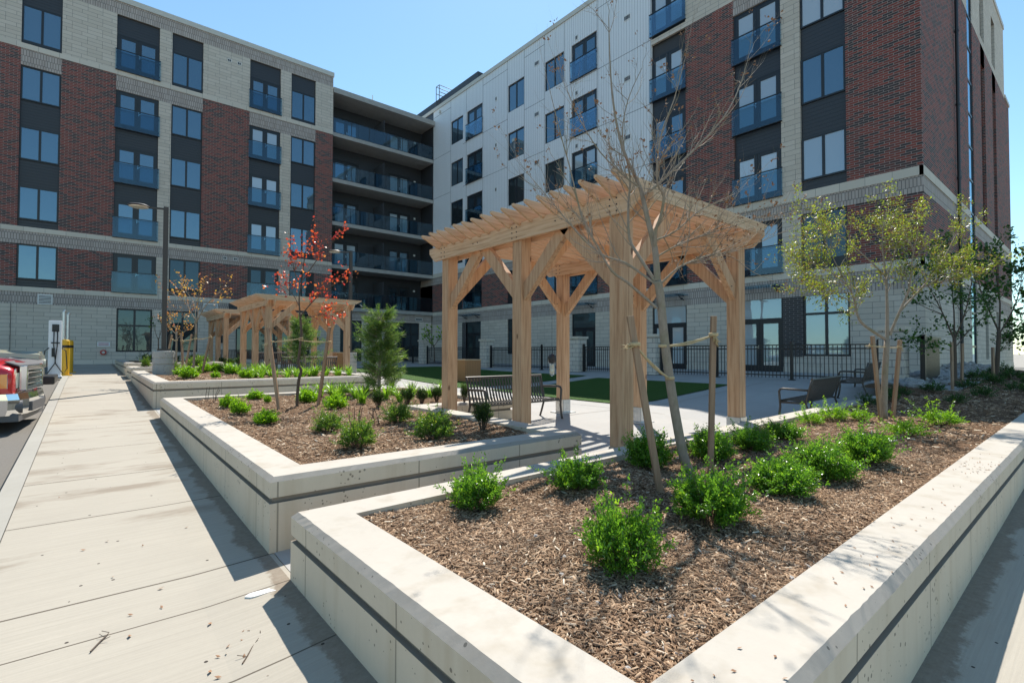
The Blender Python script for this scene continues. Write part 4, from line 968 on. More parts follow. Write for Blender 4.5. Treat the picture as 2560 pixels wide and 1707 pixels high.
m.box(*[v for v in (X0-.12, X0-.05, Y0-.60, Y0+.60, Z0+1.0, Z0+1.075)]); m.box(X0-.13, X0-.05, Y0-.60, Y0+.60, Z0+.66, Z0+.73)
for s in (-1, 1): m.box(X0-.15, X0-.05, Y0+s*.6-.04, Y0+s*.6+.04, Z0+.66, Z0+1.075)
for k in range(3): m.box(X0-.12, X0-.065, Y0-.56, Y0+.56, Z0+.76+.09*k, Z0+.785+.09*k)
g_ = m.build('grille', 'chrome', t, bevel=.008)
m = MB(); m.box(X0-.17, X0-.11, Y0-.57, Y0+.57, Z0+.68, Z0+1.05); m.build('grille_mesh', 'black_metal', g_)
m = MB()                                            # chrome bumper wrapping the corner
def bsec(x, y): return [lx(x, y, .27), lx(x+.02, y, .36), lx(x+.025, y, .52), lx(x, y, .62), lx(x-.12, y, .62), lx(x-.12, y, .27)]
loft(m, [bsec(-.62, -1.0), bsec(-.42, -1.01), bsec(-.24, -.985), bsec(-.12, -.88), bsec(-.05, -.6), bsec(-.03, 0), bsec(-.05, .6), bsec(-.12, .88), bsec(-.24, .985), bsec(-.42, 1.01), bsec(-.62, 1.0)]); bp_ = m.build('bumper', 'chrome', t, smooth=False)
m = MB(); 
for s in (-1, 1): m.tube([lx(-.22, s*.83, .40), lx(-.07, s*.80, .40)], .105, 18)
m.build('fog_lamp', 'grey_plastic', bp_)
m = MB(); m.box(X0-.5, X0-.09, Y0-.95, Y0+.95, Z0+.17, Z0+.28); m.box(X0-.06, X0+.0, Y0-.5, Y0+.5, Z0+.30, Z0+.46); m.build('air_dam', 'grey_plastic', t)
for xx in (-1.15, -4.6):
    for s in (-1, 1):
        m = MB(); m.tube([lx(xx, s*.72, .38), lx(xx, s*1.0, .38)], .39, 24); wh_ = m.build('wheel', 'tyre_rubber', t)
        m = MB(); m.tube([lx(xx, s*.9, .38), lx(xx, s*1.01, .38)], .24, 18); m.build('rim', 'chrome', wh_)
m = MB(); m.tube([lx(-1.5, -.85, 1.22), lx(-1.5, -.85, 1.95)], .004, 5); m.build('antenna', 'black_metal', t)
t.rotation_euler = (0, 0, math.radians(-6))
X0, Y0 = -.62, 16.3; Z0 = side(Y0)-.08
t = thing('off_road_car', (X0, Y0, Z0), 'beige boxy off-road car parked beyond the red pickup', 'car')
m = MB(); loft(m, [[lx(-.22, -.62, .55), lx(-.22, .62, .55), lx(-.22, .60, 1.10), lx(-.22, .3, 1.16), lx(-.22, -.3, 1.16), lx(-.22, -.60, 1.10)], [lx(-1.5, -.78, .55), lx(-1.5, .78, .55), lx(-1.5, .74, 1.18), lx(-1.5, .36, 1.24), lx(-1.5, -.36, 1.24), lx(-1.5, -.74, 1.18)]]); m.build('hood', 'beige_paint', t, bevel=.015)
m = MB(); loft(m, [[lx(-1.5, -.8, .45), lx(-1.5, .8, .45), lx(-1.5, .76, 1.15), lx(-1.5, -.76, 1.15)], [lx(-4.1, -.8, .5), lx(-4.1, .8, .5), lx(-4.1, .76, 1.15), lx(-4.1, -.76, 1.15)]]); loft(m, [[lx(-1.65, -.74, 1.15), lx(-1.65, .74, 1.15), lx(-1.9, .66, 1.8), lx(-1.9, -.66, 1.8)], [lx(-4.0, -.74, 1.15), lx(-4.0, .74, 1.15), lx(-4.0, .66, 1.85), lx(-4.0, -.66, 1.85)]]); m.build('body', 'beige_paint', t)
m = MB()
for s in (-1, 1): loft(m, [[lx(-.15, s*.62, .80), lx(-.15, s*.92, .78), lx(-.15, s*.92, .84), lx(-.15, s*.62, .97)], [lx(-.7, s*.66, .95), lx(-.7, s*.93, .95), lx(-.7, s*.93, 1.0), lx(-.7, s*.66, 1.05)], [lx(-1.3, s*.7, .7), lx(-1.3, s*.93, .7), lx(-1.3, s*.93, .75), lx(-1.3, s*.7, .8)]])
m.build('wing', 'grey_plastic', t)
m = MB(); m.box(X0-.25, X0-.19, Y0-.6, Y0+.6, Z0+.55, Z0+1.08); m.build('grille', 'beige_paint', t)
for s in (-1, 1):
    m = MB(); m.tube([lx(-.22, s*.45, .88), lx(-.16, s*.45, .88)], .1, 16); m.build('headlight', 'lamp_lens', t)
    m = MB(); m.box(X0-.3, X0-.16, Y0+s*.8-.05, Y0+s*.8+.05, Z0+.82, Z0+.9); m.build('indicator', 'amber_lens', t)
m = MB(); m.box(X0-.2, X0+.05, Y0-.85, Y0+.85, Z0+.42, Z0+.6); m.build('bumper', 'black_metal', t, bevel=.02)
for xx in (-.75, -3.3):
    for s in (-1, 1): m = MB(); m.tube([lx(xx, s*.62, .38), lx(xx, s*.9, .38)], .39, 20); m.build('wheel', 'tyre_rubber', t)
cu = bpy.data.curves.new('hood_lettering', 'FONT'); cu.body = 'WILLYS'; cu.size = .12; cu.extrude = .001; cu.materials.append(MAT['black_metal'])
o = bpy.data.objects.new('curve_text', cu); COL.objects.link(o); bpy.context.view_layer.update(); me_ = bpy.data.meshes.new_from_object(o); bpy.data.objects.remove(o); o = bpy.data.objects.new('hood_lettering', me_); COL.objects.link(o); o.parent = t; o.location = (-1.25, -.735, 1.02); o.rotation_euler = (math.radians(88), 0, math.radians(5))
# ------------------------------------------------------------------ fence and stone piers
FX = 17.0
def gtop(y): return gz(FX, y)
def fence(y0, y1, label, posts=(), gap=.10):
    zb = gtop((y0+y1)/2); t = thing('fence', (FX, (y0+y1)/2, zb), label, 'fence', 'black metal railings round the patios')
    m = MB()
    for z in (1.10, .98, .14): m.box(FX-.018, FX+.018, y0, y1, zb+z-.018, zb+z+.018)
    n = int((y1-y0)/.115)
    for k in range(n+1):
        y = y0+.03+k*(y1-y0-.06)/n; m.box(FX-.009, FX+.009, y-.009, y+.009, zb+.05, zb+1.10)
    m.build('railing', 'black_metal', t)
    for y in posts:
        m = MB(); m.box(FX-.04, FX+.04, y-.04, y+.04, zb, zb+1.2); m.box(FX-.09, FX+.09, y-.09, y+.09, zb, zb+.02); m.lathe((FX, y, zb+1.2), [(.05, 0), (.05, .02), (.015, .05)], 8); m.build('post', 'black_metal', t)
def pier(y, label, h=1.57):
    zb = gtop(y); t = thing('stone_pier', (FX, y, zb), label, 'pier', 'pale stone piers along the railings')
    m = MB(); m.box(FX-.28, FX+.28, y-.28, y+.28, zb, zb+h-.1); m.build('shaft', 'pier_block', t)
    m = MB(); m.box(FX-.33, FX+.33, y-.33, y+.33, zb+h-.1, zb+h); m.build('coping', 'band_stone', t)
PY = [3.9, 11.62, 15.61, 22.44, 29.24]
for y, lab in zip(PY, ('stone pier behind the olive leaved tree at the right end of the railings', 'stone pier seen just right of the near pergola corner post', 'stone pier beside the pergola post with the hanging tube lantern', 'stone pier between the two left posts of the near pergola', 'farthest stone pier near the dark balconies')): pier(y, lab)
fence(4.2, 11.3, 'long black railing behind the two shaded benches', (4.25, 6.54, 9.02, 11.25))
fence(11.95, 15.3, 'black railing seen between the two pergola posts at centre', (12.0, 13.6, 15.25))
fence(15.95, 22.1, 'black railing behind the glass tube lantern', (16.0, 18.0, 20.0, 22.05))
fence(22.8, 28.9, 'black railing left of the stone pier behind the near slatted box', (22.85, 25.8, 28.85))
fence(29.6, 33.0, 'farthest short black railing by the dark balconies', (29.65, 30.8))
t = thing('seat_wall', (18.4, 31.6, gz(18.4, 31)), 'low pale stone wall beside the farthest pier', 'low wall')
m = MB(); m.box(17.4, 19.2, 31.8, 32.2, -.85, -.42); m.build('wall', 'pier_block', t); m = MB(); m.box(17.35, 19.25, 31.75, 32.25, -.42, -.34); m.build('coping', 'band_stone', t)
# side fence panel and step at the sharp building corner
t = thing('screen_fence', (19, 3.3, -.8), 'solid black fence panel by the sharp building corner', 'fence')
m = MB()
for k in range(16): m.box(17.2+k*.12, 17.28+k*.12, 3.28, 3.31, -.78, .38)
m.box(17.1, 19.2, 3.26, 3.33, .38, .46); m.box(17.1, 17.2, 3.24, 3.35, -.8, .5); m.build('panel', 'black_metal', t)
m = MB(); m.box(16.6, 21.3, 3.62, 4.0, -1.2, -.74); struct(m.build('patio_slab', 'kerb_concrete'))
# ------------------------------------------------------------------ hanging tube lantern
p = (6.69, 6.80); t = thing('hanging_lantern', (p[0], p[1], -.44), 'clear glass tube with a dark dome cap hanging beside the pergola post', 'lantern')
m = MB(); m.lathe((p[0], p[1], 0), [(.055, -.2), (.072, -.17), (.078, -.11), (.08, -.09), (.06, -.05), (.02, -.025), (.006, -.02)], 18); m.build('cap', 'frame_dark', t, smooth=True)
m = MB(); m.lathe((p[0], p[1], 0), [(.01, -.44), (.04, -.425), (.053, -.39), (.055, -.2)], 18); m.build('glass_tube', 'lantern_glass', t, smooth=True)
m = MB(); m.lathe((p[0], p[1], 0), [(.035, -.41), (.045, -.38), (.046, -.22)], 12); m.build('filling', 'lamp_lens', t)
m = MB(); m.tube([(p[0], p[1], -.02), (p[0], p[1], 1.80)], .0025, 5); m.build('hanging_wire', 'frame_dark', t)
# ------------------------------------------------------------------ rocks at the building corner
r = np.random.default_rng(11); pts = []
for k in range(420):
    x = r.uniform(15.5, 27); y = r.uniform(2.95, 3.95); pts.append((x, y, mulch_z(cap3, x, y)+.03+.12*(y-2.9)+r.uniform(0, .04)))
stones('river_rocks', pts, 'rock', .06, .15, 4)
sheet('rock_bed', 14.5, 28, 2.85, 4.0, 'mulch_soil', 0.02, .3, lambda x, y: mulch_z(cap3, x, y)+.10*(y-2.9))
# ------------------------------------------------------------------ litter on the sidewalk
q = [atz(px, py, -1.66) for px, py in ((611, 1538), (655, 1523), (700, 1508), (749, 1497))]
t = None
m = MB(); L_ = np.array(q[-1])-np.array(q[0]); Ln = np.linalg.norm(L_[:2]); dirv = L_/Ln; nv = np.array([-dirv[1], dirv[0], 0])
out = []
for k in range(13):
    s = k/12; wdt = .036*math.sqrt(max(0.0, 1-(2*s-1)**6))*(1.0-.22*math.exp(-((s-.42)/.16)**2))
    c = np.array(q[0])+dirv*Ln*s; out.append((c+nv*wdt, c-nv*wdt))
zz = side(out[0][0][1])
poly = [o_[0] for o_ in out]+[o_[1] for o_ in out[::-1]]
m.prism([(p_[0], p_[1]) for p_ in poly], 2, -1.0, -0.99); 
base_z = side(float(q[1][1]))
m.v = [(a, b, base_z+.012+(c+1.0)) for a, b, c in m.v]
tag(m.build('shoe_insole', 'foam_white', loc=(float(q[1][0]), float(q[1][1]), base_z)), 'white insole shaped strip lying at the foot of the nearest planter', 'insole')
def twig(pxs, label):
    pts = []
    for px, py in pxs:
        d = ray(px, py); z = -1.6
        for _ in range(6):
            w = d*(z/d[2]); z = side(float(w[1]))+.008
        w = d*(z/d[2]); pts.append((w[0], w[1], z))
    m = MB(); m.tube(pts, [.004]*(len(pts)-1)+[.0015], 5)
    for i in range(1, len(pts)):
        a = np.array(pts[i]); m.tube([a, a+np.array([random.uniform(-.05, .05), random.uniform(-.05, .05), .015])], .0018, 4)
    tag(m.build('fallen_twig', 'bark_dark', loc=pts[0]), label, 'twig')
twig([(226, 1628), (250, 1603), (262, 1592), (273, 1580)], 'thin dry twig lying alone on the near sidewalk slab')
twig([(606, 1658), (618, 1640), (635, 1610), (652, 1588)], 'thin dry twig beside the shadow of the nearest planter')
lv = []
for px, py in [(607, 1578), (621, 1576), (570, 1615), (605, 1600), (566, 1632), (545, 1640), (326, 1536), (324, 1589), (404, 1517), (282, 1441), (402, 1470), (357, 1363), (268, 1352), (208, 1374), (466, 1318), (148, 1243), (525, 1558), (610, 1640), (700, 1600), (720, 1612), (690, 1575), (525, 1678), (545, 1692), (640, 1500), (655, 1512), (690, 1490), (715, 1475), (667, 1690)]:
    d = ray(px, py); z = -1.6
    for _ in range(6): w = d*(z/d[2]); z = side(float(w[1]))+.006
    lv.append((w[0], w[1], z))
m = MB(); rr = np.random.default_rng(3)
for x, y, z in lv:
    a = rr.uniform(0, 6.3); s = rr.uniform(.008, .02); u = np.array([math.cos(a), math.sin(a), 0])*s; v = np.array([-math.sin(a), math.cos(a), 0])*s*.5; c = np.array([x, y, z])
    m.add([c-u, c-v+[0, 0, .004], c+u+[0, 0, .008], c+v], [(0, 1, 2, 3)])
tag(m.build('leaf_litter', 'dead_leaf'), kind='stuff')
m = MB()                                            # crumbs of mulch spilled on the caps
for k in range(150):
    if k < 70: px, py = random.gauss(2430, 55), random.gauss(1170, 16)
    elif k < 110: px, py = random.uniform(1950, 2450), random.uniform(1200, 1500)
    else: px, py = random.uniform(1000, 1500), random.uniform(1400, 1680)
    q = atz(px, py, -1.07)
    zc = cap3(q[0], q[1])
    if not (q[1] < .95 and q[1] > .70): q = (q[0], random.uniform(.71, .93), 0)
    a = random.uniform(0, 6.3); s = random.uniform(.004, .012); u = np.array([math.cos(a), math.sin(a), 0])*s; v = np.array([-math.sin(a), math.cos(a), 0])*s*.5; c = np.array([q[0], q[1], zc+.003])
    m.add([c-u, c-v+[0, 0, .004], c+u+[0, 0, .004], c+v], [(0, 1, 2, 3)])
tag(m.build('mulch_crumbs', 'dead_leaf'), kind='stuff')
# ------------------------------------------------------------------ vegetation tools
def leaves_np(P, D, L, ratio, rg, fold=.25, up=.5):
    n = len(P); D = D/np.linalg.norm(D, axis=1)[:, None]
    up_ = np.stack([rg.normal(0, 1-up*.6, n), rg.normal(0, 1-up*.6, n), np.full(n, .6)+rg.normal(0, .4, n)], 1)
    S = np.cross(D, up_); S /= np.linalg.norm(S, axis=1)[:, None]+1e-9; N = np.cross(S, D)
    L = np.asarray(L)[:, None]; w = L*ratio*.5
    V = np.stack([P, P+D*L*.45+S*w+N*w*fold, P+D*L, P+D*L*.45-S*w+N*w*fold], 1).reshape(-1, 3)
    b = (np.arange(n)*4)[:, None]; F = np.stack([b+np.array([[0, 1, 2]]), b+np.array([[0, 2, 3]])], 1).reshape(-1, 3)
    return V, F
def shrub_proto(name, label, seed, w, h, ntw, nlf, lsize, mat, spiky=.25, upright=.5, group=None, round_=.75, ratio=.55, clump=False):
    rg = np.random.default_rng(seed); t = thing(name, (0, 0, 0), label, 'shrub', group)
    sm = MB(); Ps, Ds, Ls, Ts = [], [], [], []
    for k in range(ntw):
        az = rg.uniform(0, 2*np.pi); el = np.arccos(rg.uniform(.02, 1))*(.95 if not clump else .8); sp = 1+abs(rg.normal(0, spiky))*(rg.random() < .35)
        tip = np.array([math.cos(az)*math.sin(el)*w/2, math.sin(az)*math.sin(el)*w/2, (math.cos(el)**round_)*h*.9+.06*h])*sp*rg.uniform(.82, 1.05)
        base = np.array([math.cos(az)*w*.06, math.sin(az)*w*.06, -.03]); mid = base*.5+tip*.5+np.array([0, 0, h*.10*upright])
        pts = [base, base*.6+mid*.4, mid, mid*.45+tip*.55, tip]
        if k % 3 == 0: sm.tube(pts, [.005, .0045, .004, .003, .0015], 4, cap=False)
        m = int(nlf*rg.uniform(.7, 1.3)); s = rg.uniform(.30, 1.0, m)**.7
        q = np.array([np.interp(s, [0, .25, .5, .75, 1], [p[i] for p in pts]) for i in range(3)]).T
        d = (tip-mid)/np.linalg.norm(tip-mid)+rg.normal(0, .75, (m, 3)); d[:, 2] += .15
        Ps.append(q+rg.normal(0, .018*w/.7, (m, 3))); Ds.append(d); Ls.append(lsize*rg.uniform(.6, 1.25, m))
        dep = np.linalg.norm(q/np.array([w/2, w/2, h]), axis=1); tone = .34+.10*rg.normal(0, 1, m)+.3*(s > .93)*(rg.random(m) < .7)+(rg.random()-.5)*.2
        Ts.append(tone)
    V, F = leaves_np(np.concatenate(Ps), np.concatenate(Ds), np.concatenate(Ls), ratio, rg)
    V[:, 2] = np.maximum(V[:, 2], .004)
    mesh_obj('foliage', V, F, mat, t, tone=np.clip(np.repeat(np.concatenate(Ts), 2), 0, 1))
    sm.build('stems', 'bark_dark', t)
    return t
PROTO = {}; used = set()
PROTO['rose'] = [shrub_proto('shrub', '', 20+i, .70, .48, 210, 50, .034, 'leaf_rose', .34, .6) for i in range(3)]
PROTO['lime'] = [shrub_proto('shrub', '', 30+i, .5, .34, 110, 34, .046, 'leaf_lime', .2, .5, ratio=.42) for i in range(2)]
PROTO['mixed'] = [shrub_proto('shrub', '', 40+i, .7, .6, 160, 40, .038, 'leaf_mixed', .35, .7, ratio=.45) for i in range(2)]
PROTO['spirea'] = [shrub_proto('shrub', '', 50+i, .6, .4, 90, 30, .038, 'leaf_lime', .6, .7, ratio=.5) for i in range(2)]
PROTO['yew'] = [shrub_proto('shrub', '', 60+i, .42, .62, 130, 60, .034, 'leaf_yew', .12, 1.2, round_=.35, ratio=.22) for i in range(2)]
PROTO['dark'] = [shrub_proto('shrub', '', 70, .8, .5, 60, 26, .05, 'leaf_dark', .3, .5)]
DIM = dict(rose=(.70, .48), lime=(.5, .34), mixed=(.7, .6), spirea=(.6, .4), yew=(.42, .62), dark=(.8, .5))
pc = {}
def on_bed(px, py, capf):
    z = capf(2, 6)-.05
    for _ in range(5):
        q = atz(px, py, z); z = mulch_z(capf, q[0], q[1])
    return q
def shrub(kind, px, py, wpx, hpx, capf, label, group, cat='shrub', pos=None):
    q = on_bed(px, py, capf) if pos is None else np.array([pos[0], pos[1], mulch_z(capf, *pos)])
    dep = q@CF; w, h = .9*wpx/FPX*dep, .9*hpx*random.uniform(.85, 1.1)/FPX*dep
    i = pc.get(kind, 0); pc[kind] = i+1; pr = PROTO[kind][i % len(PROTO[kind])]
    o = pr if id(pr) not in used else copy_tree(pr); used.add(id(pr))
    bx, bz = DIM[kind]
    # the photographed base line is the near edge of the plant: step back by about a third of its width
    hd = np.array([CF[0], CF[1], 0])/math.hypot(CF[0], CF[1]); q = q+hd*w*.33
    o.location = (float(q[0]), float(q[1]), float(mulch_z(capf, q[0], q[1]))); o.scale = (w/bx, w/bx, h/bz); o.rotation_euler = (0, 0, random.uniform(0, 6.28))
    o['label'] = label; o['group'] = group; o['category'] = cat
    return o
G3, G2, G1 = 'leafy shrubs in the nearest bed', 'shrubs in the red sapling bed', 'shrubs in the lamp drum bed'
for a in [('rose', 1187, 1285, 150, 118, 'leafy green shrub alone against the back wall corner of the nearest bed'),
          ('rose', 1445, 1236, 140, 92, 'leafy green shrub by the back wall just left of the leaning stake'),
          ('rose', 1630, 1178, 130, 95, 'dark green shrub directly behind the leaning stake'),
          ('rose', 1567, 1450, 215, 165, 'largest leafy shrub, standing alone at the front of the nearest bed'),
          ('rose', 1800, 1325, 210, 135, 'broad leafy shrub in front of the upright stake'),
          ('rose', 1793, 1158, 125, 78, 'green shrub right behind the upright stake'),
          ('rose', 1894, 1132, 110, 65, 'green shrub behind the upright stake, next along the back wall'),
          ('rose', 1975, 1105, 100, 58, 'dark low shrub by the back wall below the nearer shaded bench'),
          ('rose', 1984, 1250, 180, 100, 'broad leafy shrub, left and nearest of the three crowding mid bed'),
          ('rose', 2084, 1212, 170, 95, 'leafy shrub, middle one of the three crowding mid bed'),
          ('rose', 2190, 1168, 140, 85, 'leafy shrub, right and farthest of the three crowding mid bed'),
          ('spirea', 2040, 1064, 65, 36, 'loose yellow green twiggy shrub in front of the nearer shaded bench'),
          ('spirea', 2098, 1054, 80, 36, 'yellow green shrub between the nearer shaded bench and the olive tree'),
          ('spirea', 2165, 1056, 60, 30, 'small yellow green shrub touching the left stake of the olive tree'),
          ('spirea', 2290, 1092, 95, 42, 'yellow green shrub just right of the olive tree stakes'),
          ('spirea', 2378, 1070, 98, 42, 'bright yellow green shrub at the edge of the building shadow')]:
    shrub(*a[:5], cap3, a[5], G3)
for k, (x, y) in enumerate([(11.6, 3.0), (12.6, 2.9), (13.8, 3.0), (15.0, 2.6), (13.0, 1.9), (14.6, 1.7), (16.4, 2.2), (18.0, 1.9), (19.5, 2.4), (20.8, 1.8), (16.2, 1.3), (18.4, 1.2), (22.5, 2.2)]):
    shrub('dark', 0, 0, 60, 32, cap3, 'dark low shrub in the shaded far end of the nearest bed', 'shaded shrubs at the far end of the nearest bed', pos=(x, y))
for a in [('lime', 563, 1023, 44, 32, 'small lime green shrub at the back left of the red sapling bed'),
          ('lime', 591, 1037, 52, 36, 'lime green shrub in front of the back left pair of the sapling bed'),
          ('lime', 655, 1062, 66, 42, 'lime green shrub left of the red sapling, nearest its left stake'),
          ('lime', 631, 1000, 46, 26, 'low lime green shrub against the back wall of the red sapling bed'),
          ('lime', 666, 1007, 20, 18, 'tiny lime green tuft left of the red sapling'),
          ('lime', 763, 1010, 64, 44, 'lime green shrub just behind the red sapling trunk'),
          ('lime', 832, 1024, 66, 40, 'lime green shrub right of the right stake of the red sapling'),
          ('mixed', 812, 1085, 84, 66, 'bushy shrub with bright top, left one of the front pair in the sapling bed'),
          ('mixed', 884, 1128, 105, 88, 'bushy green shrub with bronze tips, nearest of the sapling bed'),
          ('mixed', 988, 1062, 86, 60, 'bushy shrub with bronze tips, left of the largest one in the sapling bed'),
          ('mixed', 1079, 1104, 116, 92, 'largest bushy shrub with bronze tips below the pergola'),
          ('yew', 1205, 1080, 62, 84, 'dark upright yew in front of the pergola bench'),
          ('yew', 942, 1022, 36, 60, 'leftmost upright yew with yellow tips in the sapling bed'),
          ('yew', 1015, 1016, 42, 56, 'second upright yew with yellow tips, behind the bronze tipped shrubs'),
          ('yew', 1052, 1014, 36, 52, 'third upright yew with yellow tips, behind the largest bronze tipped shrub'),
          ('yew', 1090, 1006, 34, 48, 'upright yew with yellow tips left of the far pergola post'),
          ('yew', 1160, 1010, 24, 54, 'slender upright yew between the pergola post and the bench')]:
    shrub(*a[:5], cap2, a[5], G2)
for a in [('mixed', 418, 934, 44, 30, 'bronze tipped shrub touching the right of the lamp base drum'),
          ('lime', 447, 940, 40, 24, 'lime green shrub, back one of the pair near the lamp base drum'),
          ('lime', 464, 949, 48, 30, 'lime green shrub, front one of the pair near the lamp base drum'),
          ('lime', 503, 932, 36, 22, 'lime green shrub below the farther bronze sapling stakes'),
          ('lime', 532, 929, 36, 24, 'lime green shrub in front of the clipped yews, left one'),
          ('lime', 556, 929, 30, 22, 'lime green shrub in front of the clipped yews, right one'),
          ('lime', 535, 946, 24, 20, 'tiny lime green shrub alone near the front wall of the lamp drum bed'),
          ('lime', 580, 938, 32, 20, 'low lime green shrub left of the round one by the lilies'),
          ('lime', 610, 947, 38, 28, 'round lime green shrub beside the lilies, nearest the front wall'),
          ('yew', 552, 917, 22, 26, 'clipped dark yew, left one of the three below the pergola'),
          ('yew', 572, 918, 24, 24, 'clipped dark yew, middle one of the three below the pergola'),
          ('yew', 594, 919, 24, 28, 'clipped dark yew, right one of the three below the pergola'),
          ('yew', 672, 908, 18, 16, 'small dark yew peeping between the lilies and the middle pergola post')]:
    shrub(*a[:5], cap1, a[5], G1)
for kind, x, y, w, h, c, lab in [('mixed', 2.9, 21.6, 46, 30, capA, 'pale green shrub behind the farther bronze sapling'), ('mixed', 1.5, 21.8, 22, 26, capA, 'shrub hugging the left side of the lamp base drum'),
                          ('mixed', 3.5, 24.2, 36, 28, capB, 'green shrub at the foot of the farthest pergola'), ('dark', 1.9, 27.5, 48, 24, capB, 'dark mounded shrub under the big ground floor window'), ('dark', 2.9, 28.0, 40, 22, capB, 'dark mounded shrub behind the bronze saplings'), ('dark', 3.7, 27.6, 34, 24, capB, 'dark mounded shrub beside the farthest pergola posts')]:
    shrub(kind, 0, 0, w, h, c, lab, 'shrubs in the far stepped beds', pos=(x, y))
# strappy lilies
def lily_proto(seed):
    rg = np.random.default_rng(seed); V, F, T = [], [], []
    for k in range(46):
        az = rg.uniform(0, 6.28); L = rg.uniform(.32, .6); w = rg.uniform(.008, .014); lean = rg.uniform(.3, .95); b = np.array([rg.normal(0, .03), rg.normal(0, .03), 0]); d = np.array([math.cos(az), math.sin(az), 0]); s = np.array([-d[1], d[0], 0])
        o = len(V); tone = rg.uniform(.2, .9)
        for i in range(6):
            u = i/5; a = lean*.4+u*u*1.7*lean; r_ = L*(u*math.sin(lean*.5)+.45*lean*u*u); z = L*(u*math.cos(lean*.5)-.42*lean*u**3)
            ww = w*(1-u**3)+.0008; c = b+d*r_+np.array([0, 0, max(.01, z)]); V += [c+s*ww, c-s*ww]
        for i in range(5): F.append((o+2*i, o+2*i+1, o+2*i+3, o+2*i+2)); T.append(tone)
    return mesh_obj('lily_clump', np.array(V), np.array(F), 'leaf_lily', tone=T)
lil = [lily_proto(i) for i in (1, 2, 3)]; nl = [0]
def lily(x, y, capf, s, label, group):
    i = nl[0]; nl[0] += 1; o = lil[i] if i < 3 else lil[i % 3].copy()
    if i >= 3: COL.objects.link(o)
    o.location = (x, y, mulch_z(capf, x, y)); o.scale = (s, s, s); o.rotation_euler = (0, 0, random.uniform(0, 6.28)); tag(o, label, 'lily', group)
la = 'strappy green lily clump in the drift between the red sapling and the pine'
for px, py in [(800, 992), (826, 984), (852, 990), (845, 1000), (872, 985), (888, 998), (905, 1010), (915, 990), (940, 985), (965, 1000), (985, 990), (1000, 1005), (1030, 992), (1075, 996), (1100, 990), (980, 978), (860, 975), (830, 996)]:
    q = on_bed(px, py, cap2)
    if q[1] > 11.2: q = q*(11.2/q[1])
    lily(q[0], q[1], cap2, random.uniform(.62, .85), la, 'lilies in the red sapling bed')
lb = 'strappy green lily clump along the front wall of the lamp drum bed'
for i in range(22):
    u = i/21; x = 3.35+2.5*u+random.uniform(-.1, .1); y = 13.75+random.uniform(-.25, 1.3)
    lily(x, y, cap1, random.uniform(.62, .82), lb, 'lilies in the lamp drum bed')
for i in range(9):
    x = 3.1+random.uniform(0, 1.2); y = 15.4+random.uniform(0, 2.5); lily(x, y, cap1, random.uniform(.75, .95), lb, 'lilies in the lamp drum bed')
# ------------------------------------------------------------------ trees
def curve_pts(p, d, L, n, rg, bend=.18, up=.12):
    pts = [p]; d = d/np.linalg.norm(d)
    for i in range(n):
        d = d+rg.normal(0, bend, 3)+np.array([0, 0, up]); d /= np.linalg.norm(d); p = p+d*L/n; pts.append(p)
    return pts
def grow(mb, pts, r0, r1, level, rg, tips, spec):
    n = len(pts); rad = [r0+(r1-r0)*i/(n-1) for i in range(n)]
    mb.tube(pts, rad, 8 if r0 > .02 else (5 if r0 > .006 else 3), cap=False)
    seg = [np.linalg.norm(pts[i+1]-pts[i]) for i in range(n-1)]; L = sum(seg)
    if level <= 0:
        for u in np.linspace(.35, 1, spec['anchors']):
            k = min(int(u*(n-1)), n-2); f = u*(n-1)-k; tips.append((pts[k]*(1-f)+pts[k+1]*f, pts[k+1]-pts[k]))
        return
    nc = spec['kids'][level-1]; nc = max(1, int(nc*rg.uniform(.75, 1.3)))
    for c in range(nc):
        u = rg.uniform(spec.get('t0', .25), .98) if c else 1.0; k = min(int(u*(n-1)), n-2); f = u*(n-1)-k
        p = pts[k]*(1-f)+pts[k+1]*f; d = pts[k+1]-pts[k]; d = d/np.linalg.norm(d)
        rv = rg.normal(0, 1, 3); rv -= d*(rv@d); rv /= np.linalg.norm(rv)
        ang = rg.uniform(.35, .95) if c else .1
        nd = d*math.cos(ang)+rv*math.sin(ang); nd[2] += spec.get('up', .15)
        cl = spec['len'][level-1]*rg.uniform(.6, 1.25); rr = min(rad[k]*.62, spec['r'][level-1])
        grow(mb, curve_pts(p, nd, cl, 5, rg, spec.get('bend', .16), spec.get('up', .12)*.5), rr, rr*.35, level-1, rg, tips, spec)
